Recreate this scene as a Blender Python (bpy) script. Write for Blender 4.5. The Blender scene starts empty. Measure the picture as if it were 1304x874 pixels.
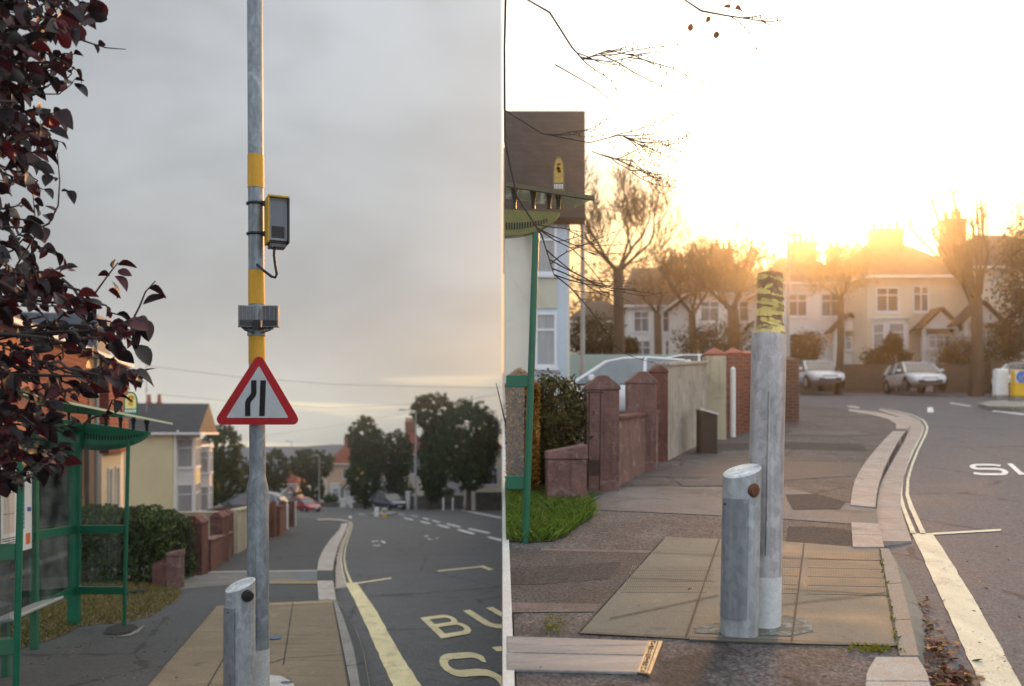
import bpy, bmesh, math, random
from mathutils import Vector, Matrix
random.seed(11)
R = math.radians
sc = bpy.context.scene
COL = sc.collection

# ------------------------------------------------------------------ camera, sky, sun, exposure
F, CX, CY, H = 1100.0, 639.5, 552.0, 1.5          # focal length and principal point in photo pixels, eye height
cam = bpy.data.cameras.new('camera'); camo = bpy.data.objects.new('camera', cam); COL.objects.link(camo)
cam.sensor_width = 36.0; cam.lens = F / 1304 * 36
cam.shift_x = (652 - CX) / 1304; cam.shift_y = (CY - 437) / 1304
camo.location = (0, 0, H); camo.rotation_euler = (R(90), 0, 0)
cam.clip_start = 0.05; cam.clip_end = 6000
cam.dof.use_dof = True; cam.dof.focus_distance = 5.6; cam.dof.aperture_fstop = 1.5
sc.camera = camo
sc.view_settings.view_transform = 'Standard'; sc.view_settings.look = 'None'
sc.view_settings.gamma = 1; sc.view_settings.exposure = 0.52
sc.cycles.use_denoising = True
sc.cycles.max_bounces = 6; sc.cycles.transparent_max_bounces = 16
sc.cycles.sample_clamp_indirect = 4

HAZE = 0.0019
SUN_AZ, SUN_EL = 21.6, 13.0                        # to the right of straight ahead, above the roofs
sun = bpy.data.lights.new('sun', 'SUN'); suno = bpy.data.objects.new('sun', sun); COL.objects.link(suno)
sun.energy = 3.5; sun.angle = R(9); sun.color = (1.0, 0.45, 0.13)
suno.rotation_euler = (R(90 - SUN_EL), 0, R(180 - SUN_AZ))
SUN_DIR = Vector((math.sin(R(SUN_AZ)) * math.cos(R(SUN_EL)), math.cos(R(SUN_AZ)) * math.cos(R(SUN_EL)), math.sin(R(SUN_EL))))

world = bpy.data.worlds.new('World'); sc.world = world; world.use_nodes = True
class NT:
    """small node-tree helper"""
    def __init__(s, nt): s.nt = nt; s.n = nt.nodes; s.l = nt.links
    def new(s, typ, **kw):
        nd = s.n.new(typ)
        for k, v in kw.items(): setattr(nd, k, v)
        return nd
    def lk(s, a, b): s.l.new(a, b)
    def inp(s, sock, v):
        if isinstance(v, bpy.types.NodeSocket): s.lk(v, sock)
        elif isinstance(v, (tuple, list)) and len(v) == 3 and sock.type == 'RGBA': sock.default_value = (*v, 1)
        else: sock.default_value = v
    def math(s, op, a, b=0.0, clamp=False):
        nd = s.new('ShaderNodeMath', operation=op, use_clamp=clamp); s.inp(nd.inputs[0], a); s.inp(nd.inputs[1], b); return nd.outputs[0]
    def mix(s, fac, a, b, mode='MIX'):
        nd = s.new('ShaderNodeMix', data_type='RGBA', blend_type=mode)
        s.inp(nd.inputs[0], fac); s.inp(nd.inputs[6], a); s.inp(nd.inputs[7], b); return nd.outputs[2]
    def rng(s, v, a, b, c=0.0, d=1.0, smooth=True):
        nd = s.new('ShaderNodeMapRange', interpolation_type='SMOOTHSTEP' if smooth else 'LINEAR')
        s.inp(nd.inputs[0], v); nd.inputs[1].default_value = a; nd.inputs[2].default_value = b
        nd.inputs[3].default_value = c; nd.inputs[4].default_value = d; return nd.outputs[0]
    def ramp(s, v, stops):
        nd = s.new('ShaderNodeValToRGB'); s.inp(nd.inputs[0], v); el = nd.color_ramp.elements
        while len(el) < len(stops): el.new(0.5)
        for e, (p, c) in zip(el, stops): e.position = p; e.color = (*c, 1)
        return nd.outputs[0]
    def noise(s, vec, scale, detail=5, rough=0.55, dist=0.0):
        nd = s.new('ShaderNodeTexNoise'); s.lk(vec, nd.inputs['Vector']); nd.inputs['Scale'].default_value = scale
        nd.inputs['Detail'].default_value = detail; nd.inputs['Roughness'].default_value = rough; nd.inputs['Distortion'].default_value = dist
        return nd.outputs[0]
    def mapping(s, vec, scale=(1, 1, 1), loc=(0, 0, 0), rot=(0, 0, 0)):
        nd = s.new('ShaderNodeMapping'); s.lk(vec, nd.inputs[0]); nd.inputs[1].default_value = loc; nd.inputs[2].default_value = rot; nd.inputs[3].default_value = scale
        return nd.outputs[0]
    def xyz(s, vec):
        nd = s.new('ShaderNodeSeparateXYZ'); s.lk(vec, nd.inputs[0]); return nd.outputs

w = NT(world.node_tree); w.n.clear()
tc = w.new('ShaderNodeTexCoord'); D = tc.outputs['Generated']
X, Y, Z = w.xyz(D)
nsky = w.new('ShaderNodeTexSky', sky_type='NISHITA'); nsky.sun_disc = False
nsky.sun_elevation = R(SUN_EL); nsky.sun_rotation = R(SUN_AZ); nsky.dust_density = 3.0
# grey overcast over the left of the street, brighter and creamy towards the horizon
lz = w.rng(Z, -0.03, 0.55, 0, 1, False)
lcol = w.ramp(lz, [(0.0, (.62, .63, .58)), (0.08, (.62, .62, .57)), (0.17, (.50, .51, .50)), (0.30, (.42, .435, .445)), (0.55, (.395, .417, .437)), (0.8, (.45, .48, .508)), (1.0, (.50, .537, .572))])
cv = w.mapping(D, (1.0, 1.0, 2.2))
cn = w.noise(cv, 3.4, 5, 0.5, 0.25)
cn2 = w.noise(w.mapping(D, (1.0, 1.0, 14.0), (3, 1, 0)), 3.0, 4, 0.5, 0.2)
shade = w.rng(cn, 0.3, 0.7, 0.81, 1.13)
lcol = w.mix(1.0, lcol, shade, 'MULTIPLY')
near = w.math('MULTIPLY', w.rng(w.math('DIVIDE', X, w.math('MAXIMUM', Y, 0.02)), -0.42, 0.0), w.rng(Z, 0.50, 0.02))
lcol = w.mix(near, lcol, w.mix(1.0, lcol, (.68, .75, .80), 'MULTIPLY'))
lcol = w.mix(1.0, lcol, (.92, .92, .92), 'MULTIPLY')
streak = w.math('MULTIPLY', w.rng(cn2, 0.54, 0.70), w.rng(Z, 0.10, 0.02))
lcol = w.mix(w.math('MULTIPLY', streak, 0.6), lcol, (1.0, .86, .58))
# evening glow over the right of the street
vd = w.new('ShaderNodeVectorMath', operation='DOT_PRODUCT'); w.lk(D, vd.inputs[0]); vd.inputs[1].default_value = SUN_DIR
dot = w.math('MAXIMUM', vd.outputs['Value'], 0.0)
rz = w.rng(Z, 0.0, 0.6, 0, 1, False)
rcol = w.ramp(rz, [(0.0, (.70, .34, .10)), (0.24, (.95, .52, .18)), (0.36, (1.0, .66, .30)), (0.48, (1.08, .88, .60)), (0.62, (1.25, 1.17, 1.0)), (1.0, (1.35, 1.33, 1.28))])
gl = w.math('MULTIPLY', w.math('POWER', dot, 260.0), 6.0)
gl2 = w.math('MULTIPLY', w.math('POWER', dot, 24.0), 0.40)
rcol = w.mix(1.0, rcol, w.mix(gl, (0, 0, 0), (1.0, .80, .45)), 'ADD')
glc = w.new('ShaderNodeVectorMath', operation='SCALE'); glc.inputs[0].default_value = (1.0, .78, .42); w.lk(w.math('ADD', gl, gl2), glc.inputs['Scale'])
rcol = w.mix(1.0, rcol, glc.outputs[0], 'ADD')
wisps = w.math('MULTIPLY', w.rng(cn, 0.45, 0.62), w.rng(Z, 0.42, 0.26))
rcol = w.mix(w.math('MULTIPLY', wisps, 0.35), rcol, (.95, .62, .30))
ratio = w.math('DIVIDE', X, w.math('MAXIMUM', w.math('ABSOLUTE', Y), 0.02))
side = w.rng(ratio, -0.0015, 0.0015, 0, 1, False)
front = w.mix(side, lcol, rcol)
rear = w.mix(1.0, w.ramp(w.rng(Z, 0, 0.8), [(0, (.84, .87, .92)), (1, (.82, .90, 1.0))]), shade, 'MULTIPLY')
skyc = w.mix(w.rng(Y, 0.05, -0.30), front, rear)
bg1 = w.new('ShaderNodeBackground'); w.lk(skyc, bg1.inputs[0]); bg1.inputs[1].default_value = 1.0
bg2 = w.new('ShaderNodeBackground'); w.lk(nsky.outputs[0], bg2.inputs[0]); bg2.inputs[1].default_value = 0.05
ad = w.new('ShaderNodeMixShader'); ad.inputs[0].default_value = 0.12; w.lk(bg1.outputs[0], ad.inputs[1]); w.lk(bg2.outputs[0], ad.inputs[2])
wo = w.new('ShaderNodeOutputWorld'); w.lk(ad.outputs[0], wo.inputs[0])

# ------------------------------------------------------------------ survey: two streets falling away and climbing
SL, SR, ZR = -0.069, 0.079, 0.16                   # slope of the left street, slope and height of the right street
def zl(y): return SL * y
def zr(y): return ZR + SR * y
def PT(px, py, d): return Vector(((px - CX) / F * d, d, H + (CY - py) / F * d))
def GL(px, py, off=0.0): return PT(px, py, (H - off) / (SL + (py - CY) / F))
def GR(px, py, off=0.0): return PT(px, py, (H - ZR - off) / (SR + (py - CY) / F))
UP = Vector((0, 0, 1))

# ------------------------------------------------------------------ mesh helpers
class MB:
    def __init__(s): s.v = []; s.f = []
    def add(s, vs, fs):
        o = len(s.v); s.v += [Vector(v) for v in vs]; s.f += [tuple(i + o for i in f) for f in fs]; return s
    def prism(s, poly, up):
        n = len(poly); up = Vector(up)
        vs = [Vector(p) for p in poly] + [Vector(p) + up for p in poly]
        return s.add(vs, [tuple(range(n))[::-1], tuple(range(n, 2 * n))] + [(i, (i + 1) % n, n + (i + 1) % n, n + i) for i in range(n)])
    def poly(s, pts): return s.add(pts, [tuple(range(len(pts)))])
    def box(s, c, sx, sy, sz, rz=0.0, top=1.0):
        c = Vector(c); vs = []
        for k, z in ((1.0, 0), (top, sz)):
            for a, b in ((-1, -1), (1, -1), (1, 1), (-1, 1)):
                p = Vector((a * sx / 2 * k, b * sy / 2 * k, z)); p.rotate(Matrix.Rotation(rz, 3, 'Z')); vs.append(c + p)
        return s.add(vs, [(3, 2, 1, 0), (4, 5, 6, 7), (0, 1, 5, 4), (1, 2, 6, 5), (2, 3, 7, 6), (3, 0, 4, 7)])
    def hexa(s, p): return s.add(p, [(3, 2, 1, 0), (4, 5, 6, 7), (0, 1, 5, 4), (1, 2, 6, 5), (2, 3, 7, 6), (3, 0, 4, 7)])
    def bar(s, a, b, wx, wz, up=UP):
        a, b = Vector(a), Vector(b); d = (b - a).normalized(); x = d.cross(Vector(up))
        if x.length < 1e-4: x = d.cross(Vector((1, 0, 0)))
        x.normalize(); z = x.cross(d); x *= wx / 2; z *= wz / 2
        return s.hexa([a - x - z, a + x - z, b + x - z, b - x - z, a - x + z, a + x + z, b + x + z, b - x + z])
    def tube(s, path, r, n=8, cap=True):
        path = [Vector(p) for p in path]; rs = r if isinstance(r, (list, tuple)) else [r] * len(path)
        o = len(s.v); px = None
        for i, p in enumerate(path):
            d = (path[min(i + 1, len(path) - 1)] - path[max(i - 1, 0)])
            d = d.normalized() if d.length > 1e-9 else Vector((0, 0, 1))
            if px is None:
                px = d.cross(Vector((0, 1, 0.01)));
                if px.length < 0.1: px = d.cross(Vector((1, 0, 0)))
            px = (px - d * px.dot(d)).normalized(); py = d.cross(px)
            for k in range(n):
                a = 2 * math.pi * k / n; s.v.append(p + (px * math.cos(a) + py * math.sin(a)) * rs[i])
        m = len(path)
        for i in range(m - 1):
            for k in range(n):
                a, b = o + i * n + k, o + i * n + (k + 1) % n; s.f.append((a, b, b + n, a + n))
        if cap: s.f.append(tuple(o + k for k in range(n))[::-1]); s.f.append(tuple(o + (m - 1) * n + k for k in range(n)))
        return s
    def strip(s, A, B):
        n = len(A); return s.add(list(A) + list(B), [(i, i + 1, n + i + 1, n + i) for i in range(n - 1)])

WL = {}                                            # world place of every parent
def finish(o, smooth, bevel):
    if smooth is not None:
        o.data.shade_smooth(); o.data.set_sharp_from_angle(angle=R(smooth))
    if bevel:
        m = o.modifiers.new('bevel', 'BEVEL'); m.width = bevel; m.segments = 2; m.limit_method = 'ANGLE'; m.angle_limit = R(35); m.harden_normals = False
def obj(name, mb, mat, parent=None, smooth=None, bevel=0.0, clip=None, local=False, recalc=True):
    me = bpy.data.meshes.new(name)
    if parent is not None: org = Vector((0, 0, 0)) if local else WL[parent.name]
    elif local: org = Vector((0, 0, 0))
    else:
        xs = [v.x for v in mb.v]; ys = [v.y for v in mb.v]; zs = [v.z for v in mb.v]
        org = Vector(((min(xs) + max(xs)) / 2, (min(ys) + max(ys)) / 2, min(zs)))
    me.from_pydata([tuple(v - org) for v in mb.v], [], mb.f); me.update()
    if recalc or clip:
        bm = bmesh.new(); bm.from_mesh(me)
        if clip:
            g = list(bm.verts) + list(bm.edges) + list(bm.faces)
            sx = 1 if clip == 'L' else -1; x0 = -0.004 if clip == 'L' else 0.03
            bmesh.ops.bisect_plane(bm, geom=g, plane_co=(x0 - org.x, 0, 0), plane_no=(sx, 0, 0), clear_outer=True)
        if recalc: bmesh.ops.recalc_face_normals(bm, faces=bm.faces)
        bm.to_mesh(me); bm.free()
    o = bpy.data.objects.new(name, me); COL.objects.link(o); me.materials.append(mat)
    if parent is not None: o.parent = parent
    else: o.location = org
    WL[o.name] = org
    finish(o, smooth, bevel); return o
def tag(o, label, cat, group=None):
    o['label'] = label; o['category'] = cat
    if group: o['group'] = group
    return o
def thing(name, label, cat, loc=(0, 0, 0), rz=0.0, group=None, pitch=0.0):
    o = bpy.data.objects.new(name, None); COL.objects.link(o); o.location = loc; o.rotation_euler = (pitch, 0, rz)
    o.empty_display_size = 0.2; WL[o.name] = Vector(loc); return tag(o, label, cat, group)
def struct(o): o['kind'] = 'structure'; return o
def stuff(o): o['kind'] = 'stuff'; return o
def dup(root, loc, rz=None, label=None, group=None):
    r = root.copy(); COL.objects.link(r); r.location = loc; WL[r.name] = Vector(loc)
    if rz is not None: r.rotation_euler.z = rz
    if label: r['label'] = label
    if group: r['group'] = group
    for ch in list(root.children):
        c = ch.copy(); COL.objects.link(c); c.parent = r
        for g in ch.children:
            d = g.copy(); COL.objects.link(d); d.parent = c
    return r

# ------------------------------------------------------------------ materials (all procedural)
MATS = {}
def base_mat(name):
    m = bpy.data.materials.new(name); m.use_nodes = True; t = NT(m.node_tree); b = t.n['Principled BSDF']
    return m, t, b
def M(name, col, rough=0.7, var=0.25, scale=4.0, fine=0.15, fscale=60.0, bump=0.15, bdist=0.01, metal=0.0, spec=0.4, stretch=(1, 1, 1), col2=None, streak=0.0, c2lo=.52, c2hi=.68):
    if name in MATS: return MATS[name]
    m, t, b = base_mat(name); tc = t.new('ShaderNodeTexCoord').outputs['Object']
    v = t.mapping(tc, stretch); n1 = t.noise(v, scale, 6, 0.6, 0.4); n2 = t.noise(v, fscale, 3, 0.6)
    c = t.mix(1.0, col, t.rng(n1, 0.25, 0.75, 1 - var, 1 + var, False), 'MULTIPLY')
    c = t.mix(1.0, c, t.rng(n2, 0.3, 0.7, 1 - fine, 1 + fine, False), 'MULTIPLY')
    if col2 is not None: c = t.mix(t.rng(t.noise(t.mapping(v, (1, 1, 1), (7, 3, 1)), scale * 1.7, 7, 0.65, 0.8), c2lo, c2hi), c, col2)
    if streak:
        n3 = t.noise(t.mapping(tc, (9, 9, 0.5)), 1.5, 5, 0.6); c = t.mix(t.math('MULTIPLY', t.rng(n3, 0.5, 0.75), streak), c, tuple(x * 0.35 for x in col))
    t.lk(c, b.inputs['Base Color'])
    rv = .12 if rough > .35 else .015
    t.lk(t.rng(n1, 0.2, 0.8, max(0.02, rough - rv), min(1, rough + rv), False), b.inputs['Roughness'])
    b.inputs['Metallic'].default_value = metal; b.inputs['Specular IOR Level'].default_value = spec
    if bump:
        bp = t.new('ShaderNodeBump'); bp.inputs['Strength'].default_value = bump; bp.inputs['Distance'].default_value = bdist
        t.lk(t.math('ADD', n2, t.math('MULTIPLY', n1, 0.7)), bp.inputs['Height']); t.lk(bp.outputs[0], b.inputs['Normal'])
    MATS[name] = m; return m
def brick_mat(name, c1, c2, mortar, bw=0.225, bh=0.075, mw=0.012, rough=0.85, bump=0.5, var=0.3, axes='xyz', off=0.5):
    if name in MATS: return MATS[name]
    m, t, b = base_mat(name); tc = t.new('ShaderNodeTexCoord').outputs['Object']; x, y, z = t.xyz(tc)
    cb = t.new('ShaderNodeCombineXYZ'); t.lk(t.math('ADD', x, y), cb.inputs[0]); t.lk(z, cb.inputs[1])
    bt = t.new('ShaderNodeTexBrick'); t.lk(cb.outputs[0], bt.inputs['Vector']); bt.offset = off
    for k, val in (('Color1', c1), ('Color2', c2), ('Mortar', mortar)): bt.inputs[k].default_value = (*val, 1)
    bt.inputs['Scale'].default_value = 1.0; bt.inputs['Brick Width'].default_value = bw; bt.inputs['Row Height'].default_value = bh
    bt.inputs['Mortar Size'].default_value = mw; bt.inputs['Mortar Smooth'].default_value = 0.3; bt.inputs['Bias'].default_value = 0.0
    n1 = t.noise(tc, 2.5, 6, 0.6, 0.5); n2 = t.noise(tc, 45, 3)
    c = t.mix(1.0, bt.outputs['Color'], t.rng(n1, 0.25, 0.75, 1 - var, 1 + var, False), 'MULTIPLY')
    c = t.mix(1.0, c, t.rng(n2, 0.3, 0.7, 0.85, 1.15, False), 'MULTIPLY'); t.lk(c, b.inputs['Base Color'])
    b.inputs['Roughness'].default_value = rough; b.inputs['Specular IOR Level'].default_value = 0.3
    bp = t.new('ShaderNodeBump'); bp.inputs['Strength'].default_value = bump; bp.inputs['Distance'].default_value = 0.01
    t.lk(t.math('SUBTRACT', t.math('MULTIPLY', n2, 0.4), bt.outputs['Fac']), bp.inputs['Height']); t.lk(bp.outputs[0], b.inputs['Normal'])
    MATS[name] = m; return m
def leaf_mat(name, stops, rough=0.55, trans=0.25, spec=0.3):
    if name in MATS: return MATS[name]
    m, t, b = base_mat(name); g = t.new('ShaderNodeNewGeometry')
    c = t.ramp(g.outputs['Random Per Island'], stops); t.lk(c, b.inputs['Base Color'])
    b.inputs['Roughness'].default_value = rough; b.inputs['Specular IOR Level'].default_value = spec
    tr = t.new('ShaderNodeBsdfTranslucent'); t.lk(c, tr.inputs[0]); mx = t.new('ShaderNodeMixShader'); mx.inputs[0].default_value = trans
    t.lk(b.outputs[0], mx.inputs[1]); t.lk(tr.outputs[0], mx.inputs[2]); t.lk(mx.outputs[0], t.n['Material Output'].inputs[0])
    MATS[name] = m; return m
def glass_mat(name, tint=(.9, .95, .93), refl=1.0, dirt=0.05):
    if name in MATS: return MATS[name]
    m, t, b = base_mat(name); t.n.remove(b)
    tr = t.new('ShaderNodeBsdfTransparent'); tr.inputs[0].default_value = (*tint, 1)
    gl = t.new('ShaderNodeBsdfGlossy'); gl.inputs['Roughness'].default_value = 0.03; gl.inputs[0].default_value = (.95, .97, .97, 1)
    fr = t.new('ShaderNodeFresnel'); fr.inputs[0].default_value = 1.5
    df = t.new('ShaderNodeBsdfDiffuse'); df.inputs[0].default_value = (.55, .57, .55, 1)
    tc = t.new('ShaderNodeTexCoord').outputs['Object']
    m1 = t.new('ShaderNodeMixShader'); t.lk(t.math('MULTIPLY', fr.outputs[0], refl, True), m1.inputs[0]); t.lk(tr.outputs[0], m1.inputs[1]); t.lk(gl.outputs[0], m1.inputs[2])
    m2 = t.new('ShaderNodeMixShader'); t.lk(t.rng(t.noise(tc, 3.0, 6), 0.35, 0.8, 0.0, dirt * 2), m2.inputs[0]); t.lk(m1.outputs[0], m2.inputs[1]); t.lk(df.outputs[0], m2.inputs[2])
    t.lk(m2.outputs[0], t.n['Material Output'].inputs[0]); MATS[name] = m; return m
def galv_mat(name, col=(.36, .38, .40), rough=0.5, metal=0.55, k=1.0):
    if name in MATS: return MATS[name]
    m, t, b = base_mat(name); tc = t.new('ShaderNodeTexCoord').outputs['Object']
    v = t.mapping(tc, (1, 1, 0.7))
    vo = t.new('ShaderNodeTexVoronoi'); t.lk(t.mapping(tc, (1, 1, .55)), vo.inputs['Vector']); vo.inputs['Scale'].default_value = 42
    n1 = t.noise(v, 9, 7, 0.65, 1.0); n2 = t.noise(t.mapping(tc, (14, 14, .8)), 1.6, 5, 0.6); n3 = t.noise(tc, 130, 3)
    sp = t.xyz(vo.outputs['Color'])[0]
    c = t.mix(1.0, col, t.rng(sp, 0, 1, 0.86, 1.14, False), 'MULTIPLY')
    c = t.mix(1.0, c, t.rng(n1, 0.3, 0.7, 1 - .32 * k, 1 + .3 * k, False), 'MULTIPLY')
    c = t.mix(1.0, c, t.rng(n2, 0.35, 0.7, 0.82, 1.12, False), 'MULTIPLY')
    c = t.mix(t.rng(n1, 0.60, 0.72, 0, 0.5 * k), c, (.62, .64, .66)); c = t.mix(t.rng(n3, 0.66, 0.72, 0, 0.6), c, (.14, .13, .12))
    t.lk(c, b.inputs['Base Color']); b.inputs['Metallic'].default_value = metal
    t.lk(t.rng(n1, 0.2, 0.8, rough - .12, rough + .15, False), b.inputs['Roughness'])
    bp = t.new('ShaderNodeBump'); bp.inputs['Strength'].default_value = 0.12; bp.inputs['Distance'].default_value = 0.004; t.lk(t.math('ADD', n1, n3), bp.inputs['Height']); t.lk(bp.outputs[0], b.inputs['Normal'])
    MATS[name] = m; return m
def asphalt_mat(name, col, patch, speck=0.35, rough=0.8, warm=(.12, .10, .085), fs=110, sp=.3):
    m, t, b = base_mat(name); tc = t.new('ShaderNodeTexCoord').outputs['Object']
    n0 = t.noise(t.mapping(tc, (.45, 1.5, 1)), 0.5, 5, 0.6, 0.5); n1 = t.noise(tc, 1.6, 7, 0.65, 0.8); n2 = t.noise(tc, fs, 2, 0.7); n3 = t.noise(tc, fs * .33, 4, 0.7)
    c = t.mix(t.rng(n1, 0.35, 0.68), col, patch)
    c = t.mix(t.rng(n0, 0.5, 0.7, 0, 0.5), c, warm)
    c = t.mix(1.0, c, t.rng(n2, 0.3, 0.7, 1 - speck, 1 + speck, False), 'MULTIPLY')
    c = t.mix(1.0, c, t.rng(n3, 0.3, 0.7, 1 - speck * .5, 1 + speck * .5, False), 'MULTIPLY')
    vo = t.new('ShaderNodeTexVoronoi', feature='DISTANCE_TO_EDGE'); t.lk(t.mapping(tc, (1, .55, 1)), vo.inputs['Vector']); vo.inputs['Scale'].default_value = 0.55
    vo2 = t.noise(tc, 3.0, 5, .6)
    crack = t.math('MULTIPLY', t.rng(t.math('ADD', vo.outputs['Distance'], t.math('MULTIPLY', t.math('SUBTRACT', vo2, .5), .10)), 0.012, 0.002), 0.55)
    c = t.mix(crack, c, (.015, .014, .013))
    t.lk(c, b.inputs['Base Color']); t.lk(t.rng(n1, 0.2, 0.8, rough - .12, rough + .1, False), b.inputs['Roughness']); b.inputs['Specular IOR Level'].default_value = sp
    bp = t.new('ShaderNodeBump'); bp.inputs['Strength'].default_value = 0.55; bp.inputs['Distance'].default_value = 0.006
    t.lk(t.math('ADD', n2, n3), bp.inputs['Height']); t.lk(bp.outputs[0], b.inputs['Normal']); MATS[name] = m; return m
def paint_on_road(name, col, under, wear=0.5):
    m, t, b = base_mat(name); tc = t.new('ShaderNodeTexCoord').outputs['Object']
    n1 = t.noise(tc, 5, 7, .7, .6); n2 = t.noise(tc, 90, 3, .7); n3 = t.noise(t.mapping(tc, (3, .6, 1)), 2.0, 5)
    k = t.rng(t.math('ADD', t.math('MULTIPLY', n2, .55), t.math('MULTIPLY', n1, .45)), 0.60 - wear * .12, 0.70 - wear * .1)
    c = t.mix(1.0, col, t.rng(n3, .3, .7, .82, 1.1, False), 'MULTIPLY'); c = t.mix(t.math('MULTIPLY', k, 0.75), c, under)
    t.lk(c, b.inputs['Base Color']); b.inputs['Roughness'].default_value = .65
    bp = t.new('ShaderNodeBump'); bp.inputs['Strength'].default_value = .3; bp.inputs['Distance'].default_value = .004; t.lk(n2, bp.inputs['Height']); t.lk(bp.outputs[0], b.inputs['Normal'])
    MATS[name] = m; return m

road_l = asphalt_mat('road_asphalt_grey', (.088, .089, .093), (.120, .119, .121), 0.45, .78, (.098, .095, .096), fs=60)
road_r = asphalt_mat('road_asphalt_blue', (.086, .088, .104), (.112, .112, .126), 0.5, .75, (.10, .095, .105), sp=.2, fs=60)
pave_l = asphalt_mat('pavement_asphalt_dark', (.058, .060, .064), (.078, .078, .078), 0.35, .8, (.07, .067, .063), fs=60)
pave_r = asphalt_mat('pavement_asphalt_worn', (.062, .057, .060), (.125, .111, .108), 0.8, .8, (.036, .032, .034), fs=60, sp=.18)
conc_l = M('concrete_strip', (.185, .178, .165), .85, .3, 1.6, .3, 80, .4, spec=.2)
conc_r = M('concrete_crossing', (.145, .138, .138), .75, .4, 1.2, .4, 80, .5, spec=.2, col2=(.085, .08, .08))
kerb_l = M('kerb_granite', (.43, .38, .335), .8, .25, 3, .3, 120, .4, col2=(.30, .26, .23))
kerb_r = M('kerb_granite_pink', (.38, .32, .285), .75, .3, 3, .35, 100, .5, spec=.2, col2=(.24, .205, .185))
kerb_bus = M('bus_kerb_concrete', (.24, .23, .215), .7, .3, 3, .25, 120, .35, col2=(.16, .15, .14))
yel_l = paint_on_road('road_paint_yellow', (.74, .64, .36), (.11, .11, .11), .75)
yel_r = paint_on_road('road_paint_cream', (.62, .60, .46), (.14, .13, .14), .75)
wht = paint_on_road('road_paint_white', (.72, .72, .70), (.12, .12, .12), .45)
galv = galv_mat('galvanised_steel', (.25, .285, .315))
galv_b = galv_mat('galvanised_bollard', (.40, .43, .45), .5, .4, .4)
green = M('green_enamel', (.006, .13, .07), .38, .2, 5, .06, 80, .04, spec=.5)
green_d = M('green_enamel_aged', (.03, .13, .07), .5, .3, 6, .1, 80, .05, spec=.5)
black = M('black_rubber', (.012, .012, .013), .5, .2, 6, .1, 60, .05)
blackm = M('black_metal', (.02, .02, .022), .4, .2, 6, .1, 60, .03)
white_p = M('white_paint', (.72, .72, .71), .55, .1, 4, .06, 60, .05)
upvc = M('white_window_frame', (.70, .72, .75), .4, .06, 4, .03, 60, .0)
pane = M('window_glass_dark', (.05, .058, .065), .08, .5, .7, .0, 60, .0, spec=.8)
curtain = M('window_net_curtain', (.30, .31, .31), .25, .25, 1.5, .1, 30, .0, stretch=(8, 8, .5), spec=.7)
# ------------------------------------------------------------------ LEFT STREET: ground, road, pavement, kerbs, markings
def sheet(name, pts, mat, clip=None):
    return struct(obj(name, MB().poly(pts), mat, clip=clip))
OFF = -0.10
def zplane_l(x, y, off=0): return Vector((x, y, SL * y + off))
def zplane_r(x, y, off=0): return Vector((x, y, ZR + SR * y + off))
sheet('road', [zplane_l(-200, -4, OFF), zplane_l(0, -4, OFF), zplane_l(0, 150, OFF), zplane_l(-200, 150, OFF)], road_l)
grass_far = M('field_green', (.06, .075, .03), .9, .35, .02, .2, .4, .2)
sheet('terrain', [zplane_l(-300, -40, OFF - .25), zplane_l(0, -40, OFF - .25), zplane_l(0, 192, OFF - .25), zplane_l(-300, 192, OFF - .25)], grass_far)
# distant moorland ridge
mb = MB(); ridge = []
for i in range(41):
    px = -800 + 1439 * i / 40; py = 571 - 5 * math.exp(-((px - 430) / 120) ** 2) + 1.5 * math.sin(px * .021) + .6 * math.sin(px * .07)
    q = PT(px, py, 174); ridge.append((q.x, q.z))
for (x, z), (x2, z2) in zip(ridge, ridge[1:]):
    mb.add([(x, 158, -11.5), (x2, 158, -11.5), (x2, 174, z2), (x, 174, z), (x, 191, -16), (x2, 191, -16)], [(0, 1, 2, 3), (3, 2, 5, 4)])
struct(obj('hills', mb, M('moorland', (.13, .145, .17), .95, .25, .012, .15, .05, .0), smooth=60))

kerb_px = [(476, 905), (470, 874), (462, 827), (452, 800), (438, 777), (427, 765), (426, 744), (424.5, 727), (427, 705), (431, 694), (436, 683), (441, 672.5), (443.5, 667.5), (441, 664.5), (432, 662.6), (415, 661), (385, 660), (330, 659.5)]
edge = [GL(*p) for p in kerb_px]
poly = [zplane_l(edge[0].x, 2.2)] + edge + [zplane_l(-30, edge[-1].y), zplane_l(-30, 2.2)]
mb = MB().prism([p - UP * .2 for p in poly], UP * .2)
struct(obj('pavement', mb, pave_l))
# concrete crossover bands and pale joint
def flat(name, px, mat, g=GL, up=.004, off=0.0, clip=None, thick=0.0, sm=None):
    pts = [g(x, y, off) + UP * up for x, y in px]
    mb = MB().prism([p - UP * thick for p in pts], UP * thick) if thick else MB().poly(pts)
    return struct(obj(name, mb, mat, clip=clip))
flat('pavement', [(234, 735), (262, 727.6), (404, 726.5), (404, 741), (345, 744), (300, 744.5), (228, 751)], conc_l)
flat('pavement', [(258, 728.5), (404, 726.4), (404, 728.2), (256, 730.2)], M('pale_joint', (.32, .31, .29), .8, .2), up=.008)
flat('pavement', [(344, 741), (380, 740), (404, 740), (404, 744), (344, 744.5)], M('ochre_patch', (.25, .19, .10), .8, .35, 6), up=.009)
flat('pavement', [(378, 729), (404, 728), (404, 739.5), (376, 740)], M('blue_slab_patch', (.13, .145, .15), .8, .3, 6), up=.0085)
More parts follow.
